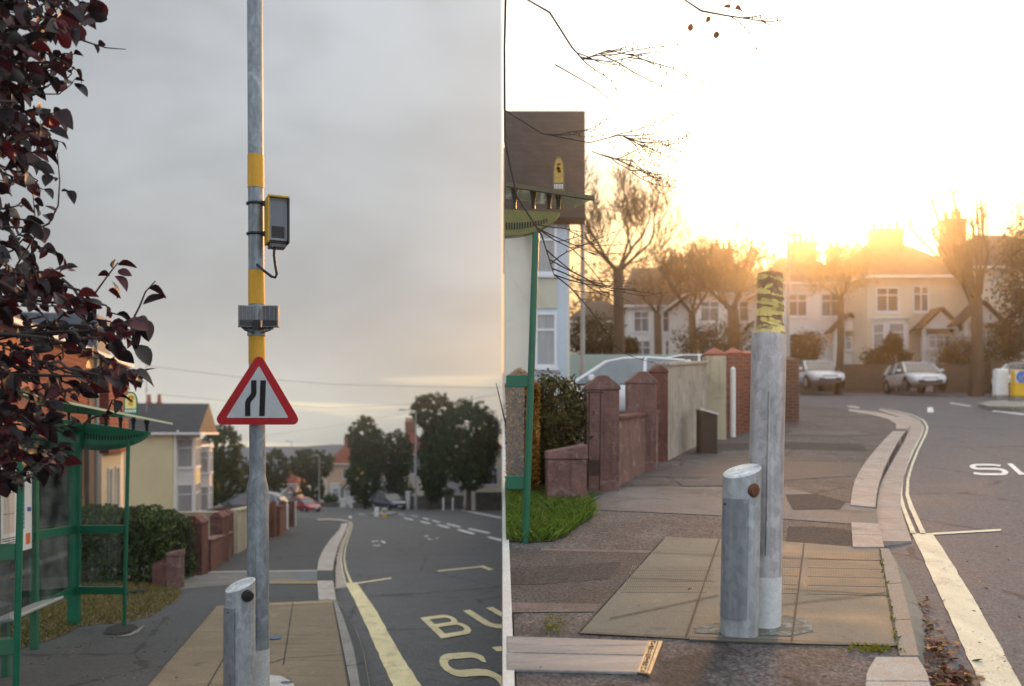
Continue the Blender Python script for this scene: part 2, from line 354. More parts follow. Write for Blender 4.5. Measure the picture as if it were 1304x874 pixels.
# raised boarding slab
slab_t = brick_mat('paving_slab_buff', (.215, .175, .125), (.20, .165, .12), (.07, .06, .05), 0.9, .9, .012)
def slab_mat(name, c, c2, joint, su, sv, offs, ribs):
    m, t, b = base_mat(name); tc = t.new('ShaderNodeTexCoord').outputs['Object']; x, y, z = t.xyz(tc)
    n1 = t.noise(tc, 1.8, 6, .6, .6); n2 = t.noise(tc, 90, 3, .7); n3 = t.noise(t.mapping(tc, (.6, 4, 1)), 2, 5)
    cc = t.mix(t.rng(n1, .35, .7), c, c2); cc = t.mix(1.0, cc, t.rng(n2, .3, .7, .78, 1.22, False), 'MULTIPLY'); cc = t.mix(t.rng(n3, .55, .75, 0, .45), cc, joint)
    t.lk(cc, b.inputs['Base Color']); t.lk(t.rng(n1, .3, .7, .6, .85, False), b.inputs['Roughness']); b.inputs['Specular IOR Level'].default_value = .2; n4 = t.noise(tc, 6, 6, .7, 1.2); cc = t.mix(t.rng(n4, .56, .66, 0, .5), cc, joint); cc = t.mix(t.rng(n4, .40, .32, 0, .35), cc, tuple(min(1, v * 1.5) for v in c2)); t.lk(cc, b.inputs['Base Color'])
    bp = t.new('ShaderNodeBump'); bp.inputs['Strength'].default_value = .4; bp.inputs['Distance'].default_value = .004
    t.lk(t.math('ADD', n2, n1), bp.inputs['Height']); t.lk(bp.outputs[0], b.inputs['Normal']); MATS[name] = m; return m
slab_l = slab_mat('paving_slab_brown', (.19, .148, .100), (.245, .195, .135), (.10, .08, .055), 1, 1, 0, 0)
flat('paving_slab', [(276, 772), (385, 767), (424, 765.5), (434, 820), (444, 874), (449, 905), (160, 905), (188, 874)], slab_l, up=.006)
flat('paving_slab', [(343, 768.8), (424, 765.2), (424.6, 768.5), (343, 772.5)], M('slab_edge_ochre', (.30, .23, .13), .8, .2, 8), up=.010)
jm = M('slab_joint', (.07, .063, .052), .9, .3)
def gline(mb, a, b, wd, g=GL, up=.012, off=0.0):
    a, b = g(*a, off) + UP * up, g(*b, off) + UP * up; d = (b - a).normalized(); s = d.cross(UP).normalized() * wd / 2
    mb.add([a - s, a + s, b + s, b - s], [(0, 1, 2, 3)])
mb = MB()
for a, b in (((373, 768), (361, 848)), ((360, 840), (438, 835)), ((276, 772), (188, 874)), ((287, 836), (262, 880)), ((344, 846), (362, 840)), ((424, 766), (444, 874))): gline(mb, a, b, .012)
struct(obj('paving_slab', mb, jm))
# tactile ribs on the slab
rib_l = M('slab_rib', (.235, .18, .115), .75, .25, 8)
mb = MB()
for r_ in range(4):
    y0 = 812 + r_ * 5.2
    for k in range(34):
        x0 = 345 + k * 2.55
        if x0 > 431 + r_ * 1.0: continue
        a = GL(x0, y0) + UP * .0065; b_ = GL(x0 - .2, y0 + 3.6) + UP * .0065; mb.bar(a, b_, .004, .004)
struct(obj('paving_slab', mb, rib_l))
flat('pavement', [(343, 813), (352, 811), (359, 811.5), (358, 815), (350, 816), (343, 816)], M('blue_spray_mark', (.08, .13, .19), .7, .5, 9), up=.016)
flat('pavement', [(357, 871.5), (361, 870), (371, 870), (374, 872), (366, 873.5), (358, 873)], MATS['blue_spray_mark'], up=.016)
flat('pavement', [(316, 905), (322, 868), (338, 861), (358, 863), (374, 872), (380, 905)], M('pale_mortar', (.46, .45, .43), .8, .2, 8), up=.014)
# bus kerb with its sloped face
top_px = [(424.5, 765.3), (430, 792), (438, 832), (446, 874), (451, 905)]
out_px = [(427.5, 765.2), (436, 785), (449, 825), (458, 874), (463, 905)]
low_px = [(430, 766.5), (439, 779), (455, 805), (464, 832), (471, 874), (477, 905)]
def resample(pts, n):
    L = [0]
    for a, b in zip(pts, pts[1:]): L.append(L[-1] + math.dist(a, b))
    out = []
    for i in range(n):
        t = L[-1] * i / (n - 1); k = max(j for j in range(len(L)) if L[j] <= t + 1e-9); k = min(k, len(pts) - 2)
        u = (t - L[k]) / max(1e-9, L[k + 1] - L[k]); out.append(tuple(a + (b - a) * u for a, b in zip(pts[k], pts[k + 1])))
    return out
def kerb_strip(mb, A, B, g, up, offA=0, offB=0, gap=.012, stones=6):
    n = stones * 4 + 1; A = [g(*p, offA) + UP * up for p in resample(A, n)]; B = [g(*p, offB) + UP * up for p in resample(B, n)]
    for s in range(stones):
        a, b = list(A[s * 4:s * 4 + 5]), list(B[s * 4:s * 4 + 5])
        for q in (a, b):
            d = (q[1] - q[0]).normalized(); q[0] = q[0] + d * gap / 2; d = (q[-2] - q[-1]).normalized(); q[-1] = q[-1] + d * gap / 2
        m = len(a); dn = UP * .16
        mb.strip(a, b); mb.strip([p - dn for p in b], b) ; mb.strip(a, [p - dn for p in a])
        mb.add([a[0], b[0], b[0] - dn, a[0] - dn, a[-1], b[-1], b[-1] - dn, a[-1] - dn], [(0, 3, 2, 1), (4, 5, 6, 7)])
mb = MB(); kerb_strip(mb, top_px, out_px, GL, .010, stones=5); struct(obj('kerb', mb, kerb_bus))
mb = MB(); kerb_strip(mb, out_px, low_px, GL, .008, 0, OFF, stones=5); struct(obj('kerb', mb, M('bus_kerb_face', (.20, .19, .17), .7, .3, 4)))
# granite kerbs and channel
mb = MB(); kerb_strip(mb, [(404, 740.5), (406, 765)], [(424, 740.5), (428, 765)], GL, .012, stones=1)
kerb_strip(mb, [(404, 727), (405.5, 715), (409, 706), (414, 697), (421, 687), (427, 681), (432, 675), (434.5, 670.5), (434, 667.5)], [(424, 727), (425.5, 715), (428, 705), (431, 695), (436, 684.5), (439, 678), (441.5, 672), (442.8, 669), (442.5, 666.5)], GL, .012, stones=5)
struct(obj('kerb', mb, kerb_l))
mb = MB(); kerb_strip(mb, [(425, 750), (425.5, 727), (428, 707), (432, 694), (437, 683.5), (442.5, 672.5), (444.5, 667.5), (441, 664)], [(442, 748), (436, 730), (433.8, 712), (436, 699), (440, 688), (444.5, 675), (447, 668.5), (445, 664)], GL, .004, OFF + .03, OFF + .01, stones=11)
struct(obj('road_channel', mb, M('channel_stone', (.40, .345, .30), .75, .25, 3, .3, 110, .4, col2=(.27, .23, .20))))
mb = MB(); kerb_strip(mb, [(404, 662.6), (418, 662), (432, 662.8), (440, 664.4)], [(404, 661.3), (418, 660.8), (434, 661.6), (444, 664)], GL, .012, stones=4); struct(obj('kerb', mb, kerb_l))
# weeds in the kerb joint
moss = leaf_mat('weed_leaf', [(0, (.05, .07, .015)), (1, (.13, .14, .03))])
def blades(name, mat, pts, h, wd, label, cat, lean=.5):
    mb = MB()
    for p in pts:
        a = random.uniform(0, 6.283); hh = h * random.uniform(.5, 1.3); d = Vector((math.cos(a), math.sin(a), 0)) * wd; l = Vector((random.gauss(0, lean), random.gauss(0, lean), 0)) * hh
        mb.add([p - d, p + d, p + l * .5 + UP * hh * .6 + d * .6, p + l + UP * hh], [(0, 1, 2, 3)])
    o = stuff(obj(name, mb, mat, recalc=False)); tag(o, label, cat); return o
pts = []
for p, q in zip(resample([(425, 748), (425, 728), (427.5, 706), (433, 691), (440, 677)], 90), range(90)):
    for _ in range(5 if random.random() < .6 else 1): pts.append(GL(p[0] + random.uniform(-1, 2), p[1] + random.uniform(-1, 1), OFF + .04))
blades('weeds', moss, pts, .05, .008, 'low green weeds growing in the joint behind the curved kerb', 'weeds')
# markings
def marks(name, px_quads, mat, g, off, up=.006, clip=None):
    mb = MB()
    for q in px_quads: mb.poly([g(x, y, off) + UP * up for x, y in q])
    return struct(obj(name, mb, mat, clip=clip))
def wavy(A, B, n, amp, g, off, up):
    A, B = resample(A, n), resample(B, n); a = [g(x + random.gauss(0, amp), y, off) + UP * up for x, y in A]; b = [g(x + random.gauss(0, amp), y, off) + UP * up for x, y in B]; return a, b
a, b_ = wavy([(440, 743), (456, 775), (470, 806), (487, 845), (500, 874), (514, 905)], [(453.5, 742), (477, 775), (498, 812), (519, 848), (536, 874), (557, 905)], 30, .45, GL, OFF, .006)
struct(obj('road_marking', MB().strip(a, b_), yel_l))
mb = MB()
for A, B in (([(438.5, 745), (435, 728), (433.8, 712), (435.6, 699), (439.5, 688), (444, 675), (446, 669.5), (444.6, 666), (438, 664)], [(441.3, 744.5), (437, 728), (435.2, 712), (436.8, 699), (440.6, 688), (445, 675), (447, 669.5), (445.4, 665.6), (438, 663.6)]),
             ([(445.5, 744), (439.5, 727), (437.4, 712), (438.9, 699), (442.5, 687), (446.5, 675), (448.3, 669), (446.8, 665.4), (440, 663.2)], [(449, 743), (442, 727), (439, 712), (440.3, 699), (443.6, 687), (447.6, 675), (449.3, 669), (447.8, 665), (440, 662.8)])):
    a, b_ = wavy(A, B, 40, .08, GL, OFF, .012); mb.strip(a, b_)
struct(obj('road_marking', mb, yel_l))
marks('road_marking', [[(454, 742.5), (498, 736), (499, 737.3), (455, 744)], [(557, 727), (611, 721.4), (612, 722.8), (558, 728.4)], [(609, 721.2), (616, 720.9), (629, 725.6), (622, 726.6)]], yel_l, GL, OFF)
marks('road_marking', [[(513, 660), (516, 659.7), (527, 662), (524, 662.4)], [(534, 664.4), (537, 664.1), (549, 666.9), (545, 667.4)], [(555, 668.7), (559, 668.3), (574, 672), (570, 672.6)], [(581, 674.8), (586, 674.2), (606, 680), (601, 680.8)], [(619, 684.4), (624, 683.6), (642, 688), (637, 689.4)],
    [(523, 656.6), (525, 656.4), (533, 658), (531, 658.3)], [(537, 660), (540, 659.8), (548, 661.8), (545, 662.1)], [(549, 663), (552, 662.7), (562, 665.6), (559, 665.9)], [(567, 667.5), (571, 667.1), (588, 671.4), (584, 671.9)], [(594, 673.9), (599, 673.2), (626, 679), (621, 679.8)],
    [(477, 655.6), (480, 655.4), (493, 657.6), (490, 657.9)], [(504, 654.4), (507, 654.3), (517, 655.5), (514, 655.7)], [(456, 654.6), (466, 655.2), (466, 655.6), (456, 655)],
    [(587, 650.4), (592, 650.2), (640, 659.2), (636, 660)]], wht, GL, OFF, clip='L')
mb = MB()
for q in ([(473, 690), (482, 688.6), (482, 689.2), (474, 691)], [(475, 694.5), (484, 694.8), (484, 695.6), (475, 695.2)], [(484, 689), (490, 689.6), (491, 692.6), (489, 692)], [(540, 683), (546, 682.5), (546, 683.2), (540, 683.8)], [(545, 686), (551, 687), (550, 687.6), (544, 686.8)], [(555, 685.4), (558, 685.2), (558, 686.2), (555, 686.2)],
          [(444, 657.8), (447, 657.2), (448, 659.6), (445, 660)]): mb.poly([GL(x, y, OFF) + UP * .006 for x, y in q])
struct(obj('road_marking', mb, wht))
# lettering on the road
def ribbon(mb, pts, wd, O, U, V, closed=False, up=.007):
    n = len(pts); L = []; Rr = []
    for i in range(n):
        a = Vector(pts[i - 1] if (i > 0 or closed) else pts[0]); b = Vector(pts[i]); c = Vector(pts[(i + 1) % n] if (i < n - 1 or closed) else pts[-1])
        d1 = (b - a); d2 = (c - b)
        if d1.length < 1e-6: d1 = d2
        if d2.length < 1e-6: d2 = d1
        d1 = d1.normalized(); d2 = d2.normalized(); n1 = Vector((-d1.y, d1.x)); n2 = Vector((-d2.y, d2.x)); m = (n1 + n2)
        m = m.normalized() if m.length > 1e-3 else n1; k = wd / 2 / max(.5, m.dot(n1)); L.append(b + m * k); Rr.append(b - m * k)
    f = lambda p: O + U * p.x + V * p.y + UP * up
    L = [f(p) for p in L]; Rr = [f(p) for p in Rr]
    if closed: L.append(L[0]); Rr.append(Rr[0])
    mb.strip(L, Rr)
def arc(cx, cy, rx, ry, a0, a1, n=8): return [(cx + rx * math.cos(R(a0 + (a1 - a0) * i / n)), cy + ry * math.sin(R(a0 + (a1 - a0) * i / n))) for i in range(n + 1)]
def frame(bl, br, tl, g, off):                      # letter box corners in the photo -> ground vectors
    O = g(*bl, off); return O, g(*br, off) - O, g(*tl, off) - O
mb = MB()
O, U, V = frame((562, 814), (609, 806.5), (535, 787.5), GL, OFF)
ribbon(mb, [(.10, 0), (.10, 1)], .2, O, U, V)
ribbon(mb, [(.1, .92)] + [(.55, .92)] + arc(.62, .72, .2, .2, 90, -90, 6) + [(.1, .52)], .15, O, U, V, up=.0085)
ribbon(mb, [(.1, .52), (.6, .52)] + arc(.66, .295, .22, .225, 90, -90, 6) + [(.1, .07)], .15, O, U, V, up=.010)
O, U, V = frame((626, 804), (680, 796), (588, 778.5), GL, OFF)
ribbon(mb, [(.12, 1), (.12, .35)] + arc(.42, .35, .30, .27, 180, 360, 10) + [(.72, 1)], .19, O, U, V)
O, U, V = frame((588, 897), (668, 890), (553, 835), GL, OFF)
ribbon(mb, [(.9, .80)] + arc(.68, .74, .2, .2, 20, 90, 4) + [(.38, .94)] + arc(.30, .735, .22, .205, 90, 270, 8) + [(.6, .53)] + arc(.66, .30, .22, .22, 90, -90, 8) + [(.3, .08)] + arc(.28, .25, .2, .17, 270, 190, 4), .15, O, U, V)
O, U, V = frame((680, 872), (740, 866), (626, 825), GL, OFF)
ribbon(mb, [(0, .93), (1, .93)], .14, O, U, V); ribbon(mb, [(.5, .9), (.5, 0)], .18, O, U, V, up=.009)
struct(obj('road_marking', mb, yel_l, clip='L'))

# ------------------------------------------------------------------ RIGHT STREET: ground, road, pavement, kerbs, markings
OFR = -0.10
sheet('terrain', [zplane_r(.055, -40, OFR - .3), zplane_r(250, -40, OFR - .3), zplane_r(250, 192, OFR - .3), zplane_r(.055, 192, OFR - .3)], grass_far)
sheet('road', [zplane_r(.055, -4, OFR), zplane_r(200, -4, OFR), zplane_r(200, 140, OFR), zplane_r(.055, 140, OFR)], road_r)
# low retaining wall that carries the upper street beside the falling one
mb = MB(); n = 40
A = [(.0, 2.0 + 140 * (i / n) ** 2) for i in range(n + 1)]
for (x, y), (x2, y2) in zip(A, A[1:]):
    mb.hexa([Vector((.003, y, zl(y) - .4)), Vector((.052, y, zl(y) - .4)), Vector((.052, y2, zl(y2) - .4)), Vector((.003, y2, zl(y2) - .4)), Vector((.003, y, zr(y) + .01)), Vector((.052, y, zr(y) + .01)), Vector((.052, y2, zr(y2) + .01)), Vector((.003, y2, zr(y2) + .01))])
tag(obj('retaining_wall', mb, M('pale_render', (.55, .54, .52), .8, .15, 2)), 'thin pale retaining wall between the lower road and the upper pavement', 'wall')
kr_px = [(1196, 905), (1186, 874), (1169, 838), (1153, 770), (1141, 716), (1131, 700), (1126, 699), (1119, 669), (1115, 648), (1119, 618), (1131, 586), (1146, 559), (1153, 550), (1156, 543), (1150, 537), (1138, 531), (1119, 526), (1090, 522), (1050, 518.5), (1010, 516)]
edge = [GR(*p) for p in kr_px]
poly = [zplane_r(edge[0].x * .8, 2.0)] + edge + [zplane_r(.06, edge[-1].y), zplane_r(.06, 2.0)]
struct(obj('pavement', MB().prism([p - UP * .2 for p in poly], UP * .2), pave_r))
def flr(*a, **k): return flat(*a, g=GR, **k)
flr('pavement', [(641, 700), (690, 699), (842, 702), (806, 742), (770, 770), (641, 768)], M('trench_patch', (.068, .062, .062), .8, .4, 3, .75, 62, .7, spec=.2), up=.003)
dkp = M('dark_patch', (.056, .051, .052), .85, .35, 4, .7, 65, .6, spec=.15); lgp = M('light_patch', (.125, .112, .108), .85, .35, 3, .5, 70, .5, spec=.15)
flr('pavement', [(1004, 671), (1050, 672), (1084, 676), (1085, 697), (1030, 695), (1000, 693)], dkp, up=.005)
flr('pavement', [(900, 566), (1000, 563), (1098, 566), (1104, 574), (1000, 572), (890, 575)], dkp, up=.0045)
flr('pavement', [(1010, 548), (1090, 549), (1110, 553), (1080, 556), (1004, 554)], lgp, up=.005)
flr('pavement', [(1000, 631), (1040, 630), (1078, 640), (1070, 649), (1010, 650)], dkp, up=.0075)
flr('pavement', [(860, 612), (930, 607), (1000, 612), (990, 618), (870, 620)], lgp, up=.006)
flr('pavement', [(642, 725), (700, 722), (792, 716), (775, 738), (690, 745), (642, 746)], dkp, up=.0045)
flr('pavement', [(742, 640), (775, 627), (800, 621), (1000, 620), (1090, 644), (1116, 649), (1118, 668), (1086, 668), (980, 660), (760, 650)], conc_r)
flr('pavement', [(820, 607), (880, 590), (1000, 588), (1098, 590), (1092, 606), (1000, 612)], M('worn_patch_warm', (.095, .083, .08), .75, .35, 1.5, .4, 80, .5, spec=.2))
flr('pavement', [(640, 768), (768, 770), (762, 780), (640, 781)], M('pink_joint_band', (.135, .108, .102), .8, .4, 5, .4, 80, .4, spec=.2))
flr('pavement', [(690, 699), (842, 702), (838, 705), (688, 702)], MATS['pink_joint_band'])
slab_r = slab_mat('boarding_slab_grey', (.115, .125, .112), (.165, .158, .135), (.075, .075, .068), 1, 1, 0, 0)
flr('paving_slab', [(848, 685), (990, 690), (1120, 700), (1132, 762), (1143, 824), (990, 821), (738, 808)], slab_r, up=.006)
mb = MB()
for a, b in (((916, 688), (874, 812)), ((1024, 694), (1008, 820)), ((846, 685), (736, 808)), ((832, 705), (1124, 716)), ((802, 738), (913, 742)), ((998, 752), (1132, 760)), ((738, 808), (1143, 824)), ((1120, 700), (1143, 824)), ((996, 772), (1128, 757)), ((776, 790), (915, 760))): gline(mb, a, b, .010, GR)
struct(obj('paving_slab', mb, jm))
mb = MB()
rib_r = M('slab_rib_worn', (.155, .15, .128), .7, .25, 8)
for r_ in range(5):
    y0 = 703 + r_ * 11.2 ; 
    for k in range(62):
        u = k / 61; x0 = 998 + u * (124 + r_ * 1.5)
        if 1019 < x0 < 1029: continue
        y1 = y0 + u * 3; mb.bar(GR(x0, y1) + UP * .0075, GR(x0 - .5, y1 + 9.6) + UP * .0065, .0045, .006)
for r_ in range(5):
    y0 = 722 + r_ * 7
    for k in range(40):
        x0 = 806 - r_ * 3 + k * 2.75
        if x0 > 912: break
        mb.bar(GR(x0, y0) + UP * .0075, GR(x0 - 2.2, y0 + 6.2) + UP * .0065, .0045, .006)
for k in range(52): mb.bar(GR(880 + k * 2.6, 812.5 + k * .08) + UP * .0075, GR(879 + k * 2.6, 817.5 + k * .08) + UP * .0075, .005, .008)
struct(obj('paving_slab', mb, rib_r))
flr('pavement', [(884, 800), (915, 795), (1000, 785), (1030, 791), (1036, 806), (1005, 812), (930, 810), (885, 808)], M('mortar_collar', (.20, .215, .205), .8, .4, 10, .35, 60, .6, spec=.2, col2=(.115, .125, .112), c2lo=.42, c2hi=.56), up=.0085)
topr = [(1120, 700), (1132, 762), (1143, 824), (1146, 838)]
outr = [(1131, 700), (1142, 720), (1156, 775), (1170, 838)]
lowr = [(1133, 702), (1152, 731), (1179, 790), (1178, 853)]
mb = MB(); kerb_strip(mb, topr, outr, GR, .010, stones=3); struct(obj('kerb', mb, M('bus_kerb_warm', (.22, .20, .18), .75, .3, 3, .3, 110, .4)))
mb = MB(); kerb_strip(mb, outr, lowr, GR, .008, 0, OFR, stones=2); struct(obj('kerb', mb, M('bus_kerb_face_shaded', (.16, .165, .155), .6, .25, 4)))  # face coloured darker than the kerb top to suggest shade
mb = MB(); kerb_strip(mb, [(1116, 839), (1104, 858), (1100, 905)], [(1168, 839), (1180, 858), (1192, 905)], GR, .010, stones=2); struct(obj('kerb', mb, M('granite_speckled', (.34, .33, .315), .7, .3, 8, .4, 150, .6)))
mb = MB(); kerb_strip(mb, [(1084, 667), (1086, 699)], [(1119, 669), (1126, 699)], GR, .014, stones=2)
kerb_strip(mb, [(1083, 645), (1085, 628), (1089, 612), (1097, 597), (1107, 583), (1118, 570), (1128, 559), (1137, 550)], [(1114.5, 648), (1116, 632), (1119, 618), (1124, 602), (1131, 586), (1139, 571), (1146, 559), (1153, 550)], GR, .014, stones=6)
kerb_strip(mb, [(1141, 547), (1141, 541), (1130, 534), (1110, 529), (1080, 524)], [(1157, 547), (1158, 540), (1145, 532), (1120, 526), (1082, 521.5)], GR, .014, stones=6)
struct(obj('kerb', mb, kerb_r))
mb = MB(); kerb_strip(mb, [(1121, 690), (1117, 668), (1116, 648), (1120, 620), (1128, 603), (1140, 582), (1150, 565), (1159, 545), (1154, 537), (1142, 530), (1119, 523)], [(1161, 690), (1152, 664), (1147, 645), (1148, 622), (1153, 600), (1161, 576), (1172, 556), (1177, 545), (1173, 537), (1160, 530), (1121, 520)], GR, .004, OFR + .04, OFR + .01, stones=14)
struct(obj('road_channel', mb, M('channel_stone_pink', (.33, .275, .245), .75, .3, 3, .3, 110, .4, col2=(.28, .22, .19))))
a, b_ = wavy([(1161, 680), (1176, 712), (1196, 757), (1222, 815), (1243, 860), (1258, 905)], [(1187, 680), (1207, 710), (1236, 757), (1268, 813), (1300, 874), (1318, 905)], 34, .55, GR, OFR, .006)
struct(obj('road_marking', MB().strip(a, b_), yel_r))
mb = MB()
for A, B in (([(1160, 681), (1148, 648), (1144.5, 632), (1147, 612), (1153, 593), (1162, 573), (1172, 555), (1175, 545), (1170, 537), (1156, 530), (1130, 523.5)], [(1166.5, 681), (1153, 648), (1148.5, 632), (1150.3, 612), (1156, 593), (1165, 573), (1174.6, 555), (1177.3, 545), (1172, 536.4), (1157, 529.2), (1130, 522.8)]),
             ([(1172, 681), (1157.5, 648), (1153, 632), (1154.5, 612), (1160, 593), (1168, 573), (1177, 555), (1180, 545), (1175, 536), (1159, 528.6), (1132, 522)], [(1179, 681), (1163.5, 648), (1157.6, 632), (1158, 612), (1163, 593), (1171, 573), (1180, 555), (1182.4, 545), (1177, 535.4), (1160, 528), (1132, 521.4)])):
    a, b_ = wavy(A, B, 50, .12, GR, OFR, .014); mb.strip(a, b_)
struct(obj('road_marking', mb, yel_r))
marks('road_marking', [[(1187, 679.5), (1275, 674.5), (1275, 677), (1188, 682)]], yel_r, GR, OFR)
marks('road_marking', [[(1210, 513), (1236, 517), (1236, 518), (1210, 514)], [(1264, 523), (1304, 527), (1304, 529), (1264, 524.4)], [(1181, 519), (1188, 519), (1189, 525.5), (1181, 525.5)], [(1080, 517), (1094, 519), (1094, 520), (1080, 518)]], wht, GR, OFR)
mb = MB()
O, U, V = frame((1238, 606), (1286, 606), (1233, 591.5), GR, OFR)
ribbon(mb, [(.92, .82), (.7, .92), (.28, .92)] + arc(.25, .73, .16, .19, 90, 270, 6) + [(.75, .53)] + arc(.78, .30, .16, .22, 90, -90, 6) + [(.28, .08), (.06, .18)], .16, O, U, V)
O, U, V = frame((1297, 605.5), (1340, 605.5), (1282, 591), GR, OFR)
ribbon(mb, [(.1, 1), (.1, 0)], .17, O, U, V); ribbon(mb, [(.02, .08), (1, .08)], .16, O, U, V, up=.009)
for x0 in (1330, 1378):
    O, U, V = frame((x0 + 12, 605), (x0 + 56, 605), (x0, 590.5), GR, OFR)
    if x0 == 1330: ribbon(mb, arc(.5, .5, .38, .42, 0, 345, 14), .16, O, U, V, closed=True)
    else: ribbon(mb, [(.05, 1), (.28, 0), (.5, .8), (.72, 0), (.95, 1)], .15, O, U, V)
struct(obj('road_marking', mb, paint_on_road('road_paint_bright', (.78, .78, .77), (.14, .13, .14), .3)))
# moss line along the slab joint, fallen leaves in the gutter
pts = [GR(x + random.gauss(0, 1.3), y + random.uniform(-2, 2)) + UP * .008 for x, y in resample([(1121, 705), (1132, 762), (1143, 820)], 120) if random.random() < .65]
pts += [GR(random.gauss(1115, 18), random.gauss(829, 2.5)) + UP * .006 for _ in range(120)] + [GR(random.gauss(704, 8) , random.gauss(797, 7)) + UP * .006 for _ in range(60)]
blades('moss', leaf_mat('moss_bright', [(0, (.12, .13, .01)), (1, (.28, .26, .02))]), pts, .014, .009, 'bright moss growing along the joint of the boarding slab', 'moss')
mb = MB()
def litter(x, y, off, s):
    p = GR(x, y, off) + UP * random.uniform(.005, .035); a = random.uniform(0, 6.28); u = Vector((math.cos(a), math.sin(a), random.uniform(-.5, .5))) * s; v = Vector((-math.sin(a), math.cos(a), random.uniform(-.6, .6))) * s * .55
    mb.add([p - u, p - u * .2 + v, p + u * .6 + v * .7, p + u * 1.1, p + u * .5 - v * .8, p - u * .3 - v], [(0, 1, 2, 3, 4, 5)])
for _ in range(90): litter(random.gauss(1195, 11), random.gauss(832, 9), OFR, random.uniform(.012, .026))
for _ in range(170): litter(random.gauss(1207, 16), random.gauss(868, 9), OFR, random.uniform(.014, .03))
for _ in range(70): litter(1168 + random.gauss(8, 7), 765 + random.uniform(0, 45), OFR, random.uniform(.010, .02))
for _ in range(40): litter(random.uniform(1200, 1300), random.uniform(690, 870), OFR, random.uniform(.006, .014))
for _ in range(25): litter(random.uniform(660, 1100), random.uniform(660, 870), 0, random.uniform(.005, .012))
tag(stuff(obj('fallen_leaves', mb, leaf_mat('dead_leaf', [(0, (.05, .02, .015)), (.5, (.12, .05, .02)), (.85, (.16, .03, .03)), (1, (.30, .20, .03))]), recalc=False)), 'brown and red fallen leaves lying in the gutter by the bus kerb', 'leaves')
# ------------------------------------------------------------------ LEFT: lamp post, sign, camera unit, sensor boxes, bollard
yband = M('yellow_band', (.62, .33, .02), .5, .15, 6, .1, 60, .05, stretch=(6, 6, .6), streak=.3)
DP = 6.6
p0 = PT(329.5, 878, DP); p0.z = zl(DP)
def lp(py, d=DP): return PT(329.5 + (py - 878) * 5.0 / 878, py, d)
post = thing('lamp_post', 'tall galvanised lamp post with yellow bands, rising beside the steel bollard on the brown slab', 'lamp post', p0)
obj('pole_base', MB().tube([p0 - UP * .05, lp(622), lp(607), lp(603)], [.081, .081, .062, .060], 28), galv, post, smooth=40)
obj('column', MB().tube([lp(603), lp(200), lp(-260)], [.060, .0585, .056], 28), galv, post, smooth=40)
for a, b in ((198, 240), (345, 388), (424, 463)):
    obj('yellow_band', MB().tube([lp(a), lp(b)], [.0615 - .0005, .0622], 28), yband, post, smooth=40)
obj('painted_foot', MB().tube([lp(878), lp(829), lp(826)], [.0825, .0825, .0815], 28), M('grey_white_paint', (.46, .47, .47), .6, .2, 6, .1, 60, .1), post, smooth=40)
mb = MB(); a = lp(800); b_ = lp(735)
mb.hexa([a + Vector((-.028, -.079, 0)), a + Vector((.03, -.079, 0)), a + Vector((.03, -.06, 0)), a + Vector((-.028, -.06, 0)), b_ + Vector((-.028, -.0835, 0)), b_ + Vector((.03, -.0835, 0)), b_ + Vector((.03, -.06, 0)), b_ + Vector((-.028, -.06, 0))])
obj('access_door', MB().bar(lp(812) + Vector((0, -.0795, 0)), lp(690) + Vector((0, -.0795, 0)), .072, .006), galv, post, bevel=.003)
mb = MB()
for k in range(4): mb.bar(lp(823 + k * 2.5) + Vector((-.06, -.06, 0)), lp(823 + k * 2.5) + Vector((-.03, -.078, 0)), .004, .006)
obj('foot_marking', mb, black, post)

# warning sign
ds = 6.50
def rounded(pts, r, n=6):
    out = []
    for i in range(len(pts)):
        a, b, c = Vector(pts[i - 1]), Vector(pts[i]), Vector(pts[(i + 1) % len(pts)]); d1 = (a - b).normalized(); d2 = (c - b).normalized()
        ang = math.acos(max(-1, min(1, d1.dot(d2)))); t = r / math.tan(ang / 2); p1 = b + d1 * t; p2 = b + d2 * t; bis = (d1 + d2).normalized(); ctr = b + bis * (r / math.sin(ang / 2))
        a1 = math.atan2(p1.y - ctr.y, p1.x - ctr.x); a2 = math.atan2(p2.y - ctr.y, p2.x - ctr.x)
        while a2 - a1 > math.pi: a2 -= 2 * math.pi
        while a2 - a1 < -math.pi: a2 += 2 * math.pi
        for k in range(n + 1): q = a1 + (a2 - a1) * k / n; out.append((ctr.x + r * math.cos(q), ctr.y + r * math.sin(q)))
    return out
sign = thing('road_sign', 'red bordered triangular warning sign showing the road narrowing, fixed to the lamp post', 'road sign', PT(328, 540, ds))
def plate(name, px, d, th, mat, parent, bevel=0): return obj(name, MB().prism([PT(x, y, d) for x, y in px], (0, th, 0)), mat, parent, bevel=bevel)
plate('border', rounded([(330, 448), (270, 541), (385, 541)], 7), ds, .006, M('sign_red', (.42, .012, .02), .35, .12, 5, .05, 60, .0, col2=(.34, .02, .025)), sign)
plate('face', rounded([(329.8, 466), (288, 532.3), (367.3, 532.3)], .8, 2), ds - .0025, .0024, M('sign_white', (.50, .53, .54), .35, .1, 5, .04, 60, .0), sign)
sb = M('sign_black', (.006, .006, .008), .4, .1)
plate('symbol', [(312, 530), (318.8, 530), (318.8, 514), (320, 511.5), (325, 505.5), (326.6, 501), (326.6, 484.5), (319.8, 484.5), (319.8, 500), (318.3, 503), (313.6, 508.5), (312, 513)], ds - .0045, .0019, sb, sign)
plate('symbol', [(330, 530), (337, 530), (338.6, 484.5), (331.5, 484.5)], ds - .0045, .0019, sb, sign)
mb = MB()
for y in (492, 526): mb.tube([lp(y, DP) + Vector((.066 * math.cos(a), .066 * math.sin(a), 0)) for a in [i * math.pi / 10 for i in range(21)]], .006, 6)
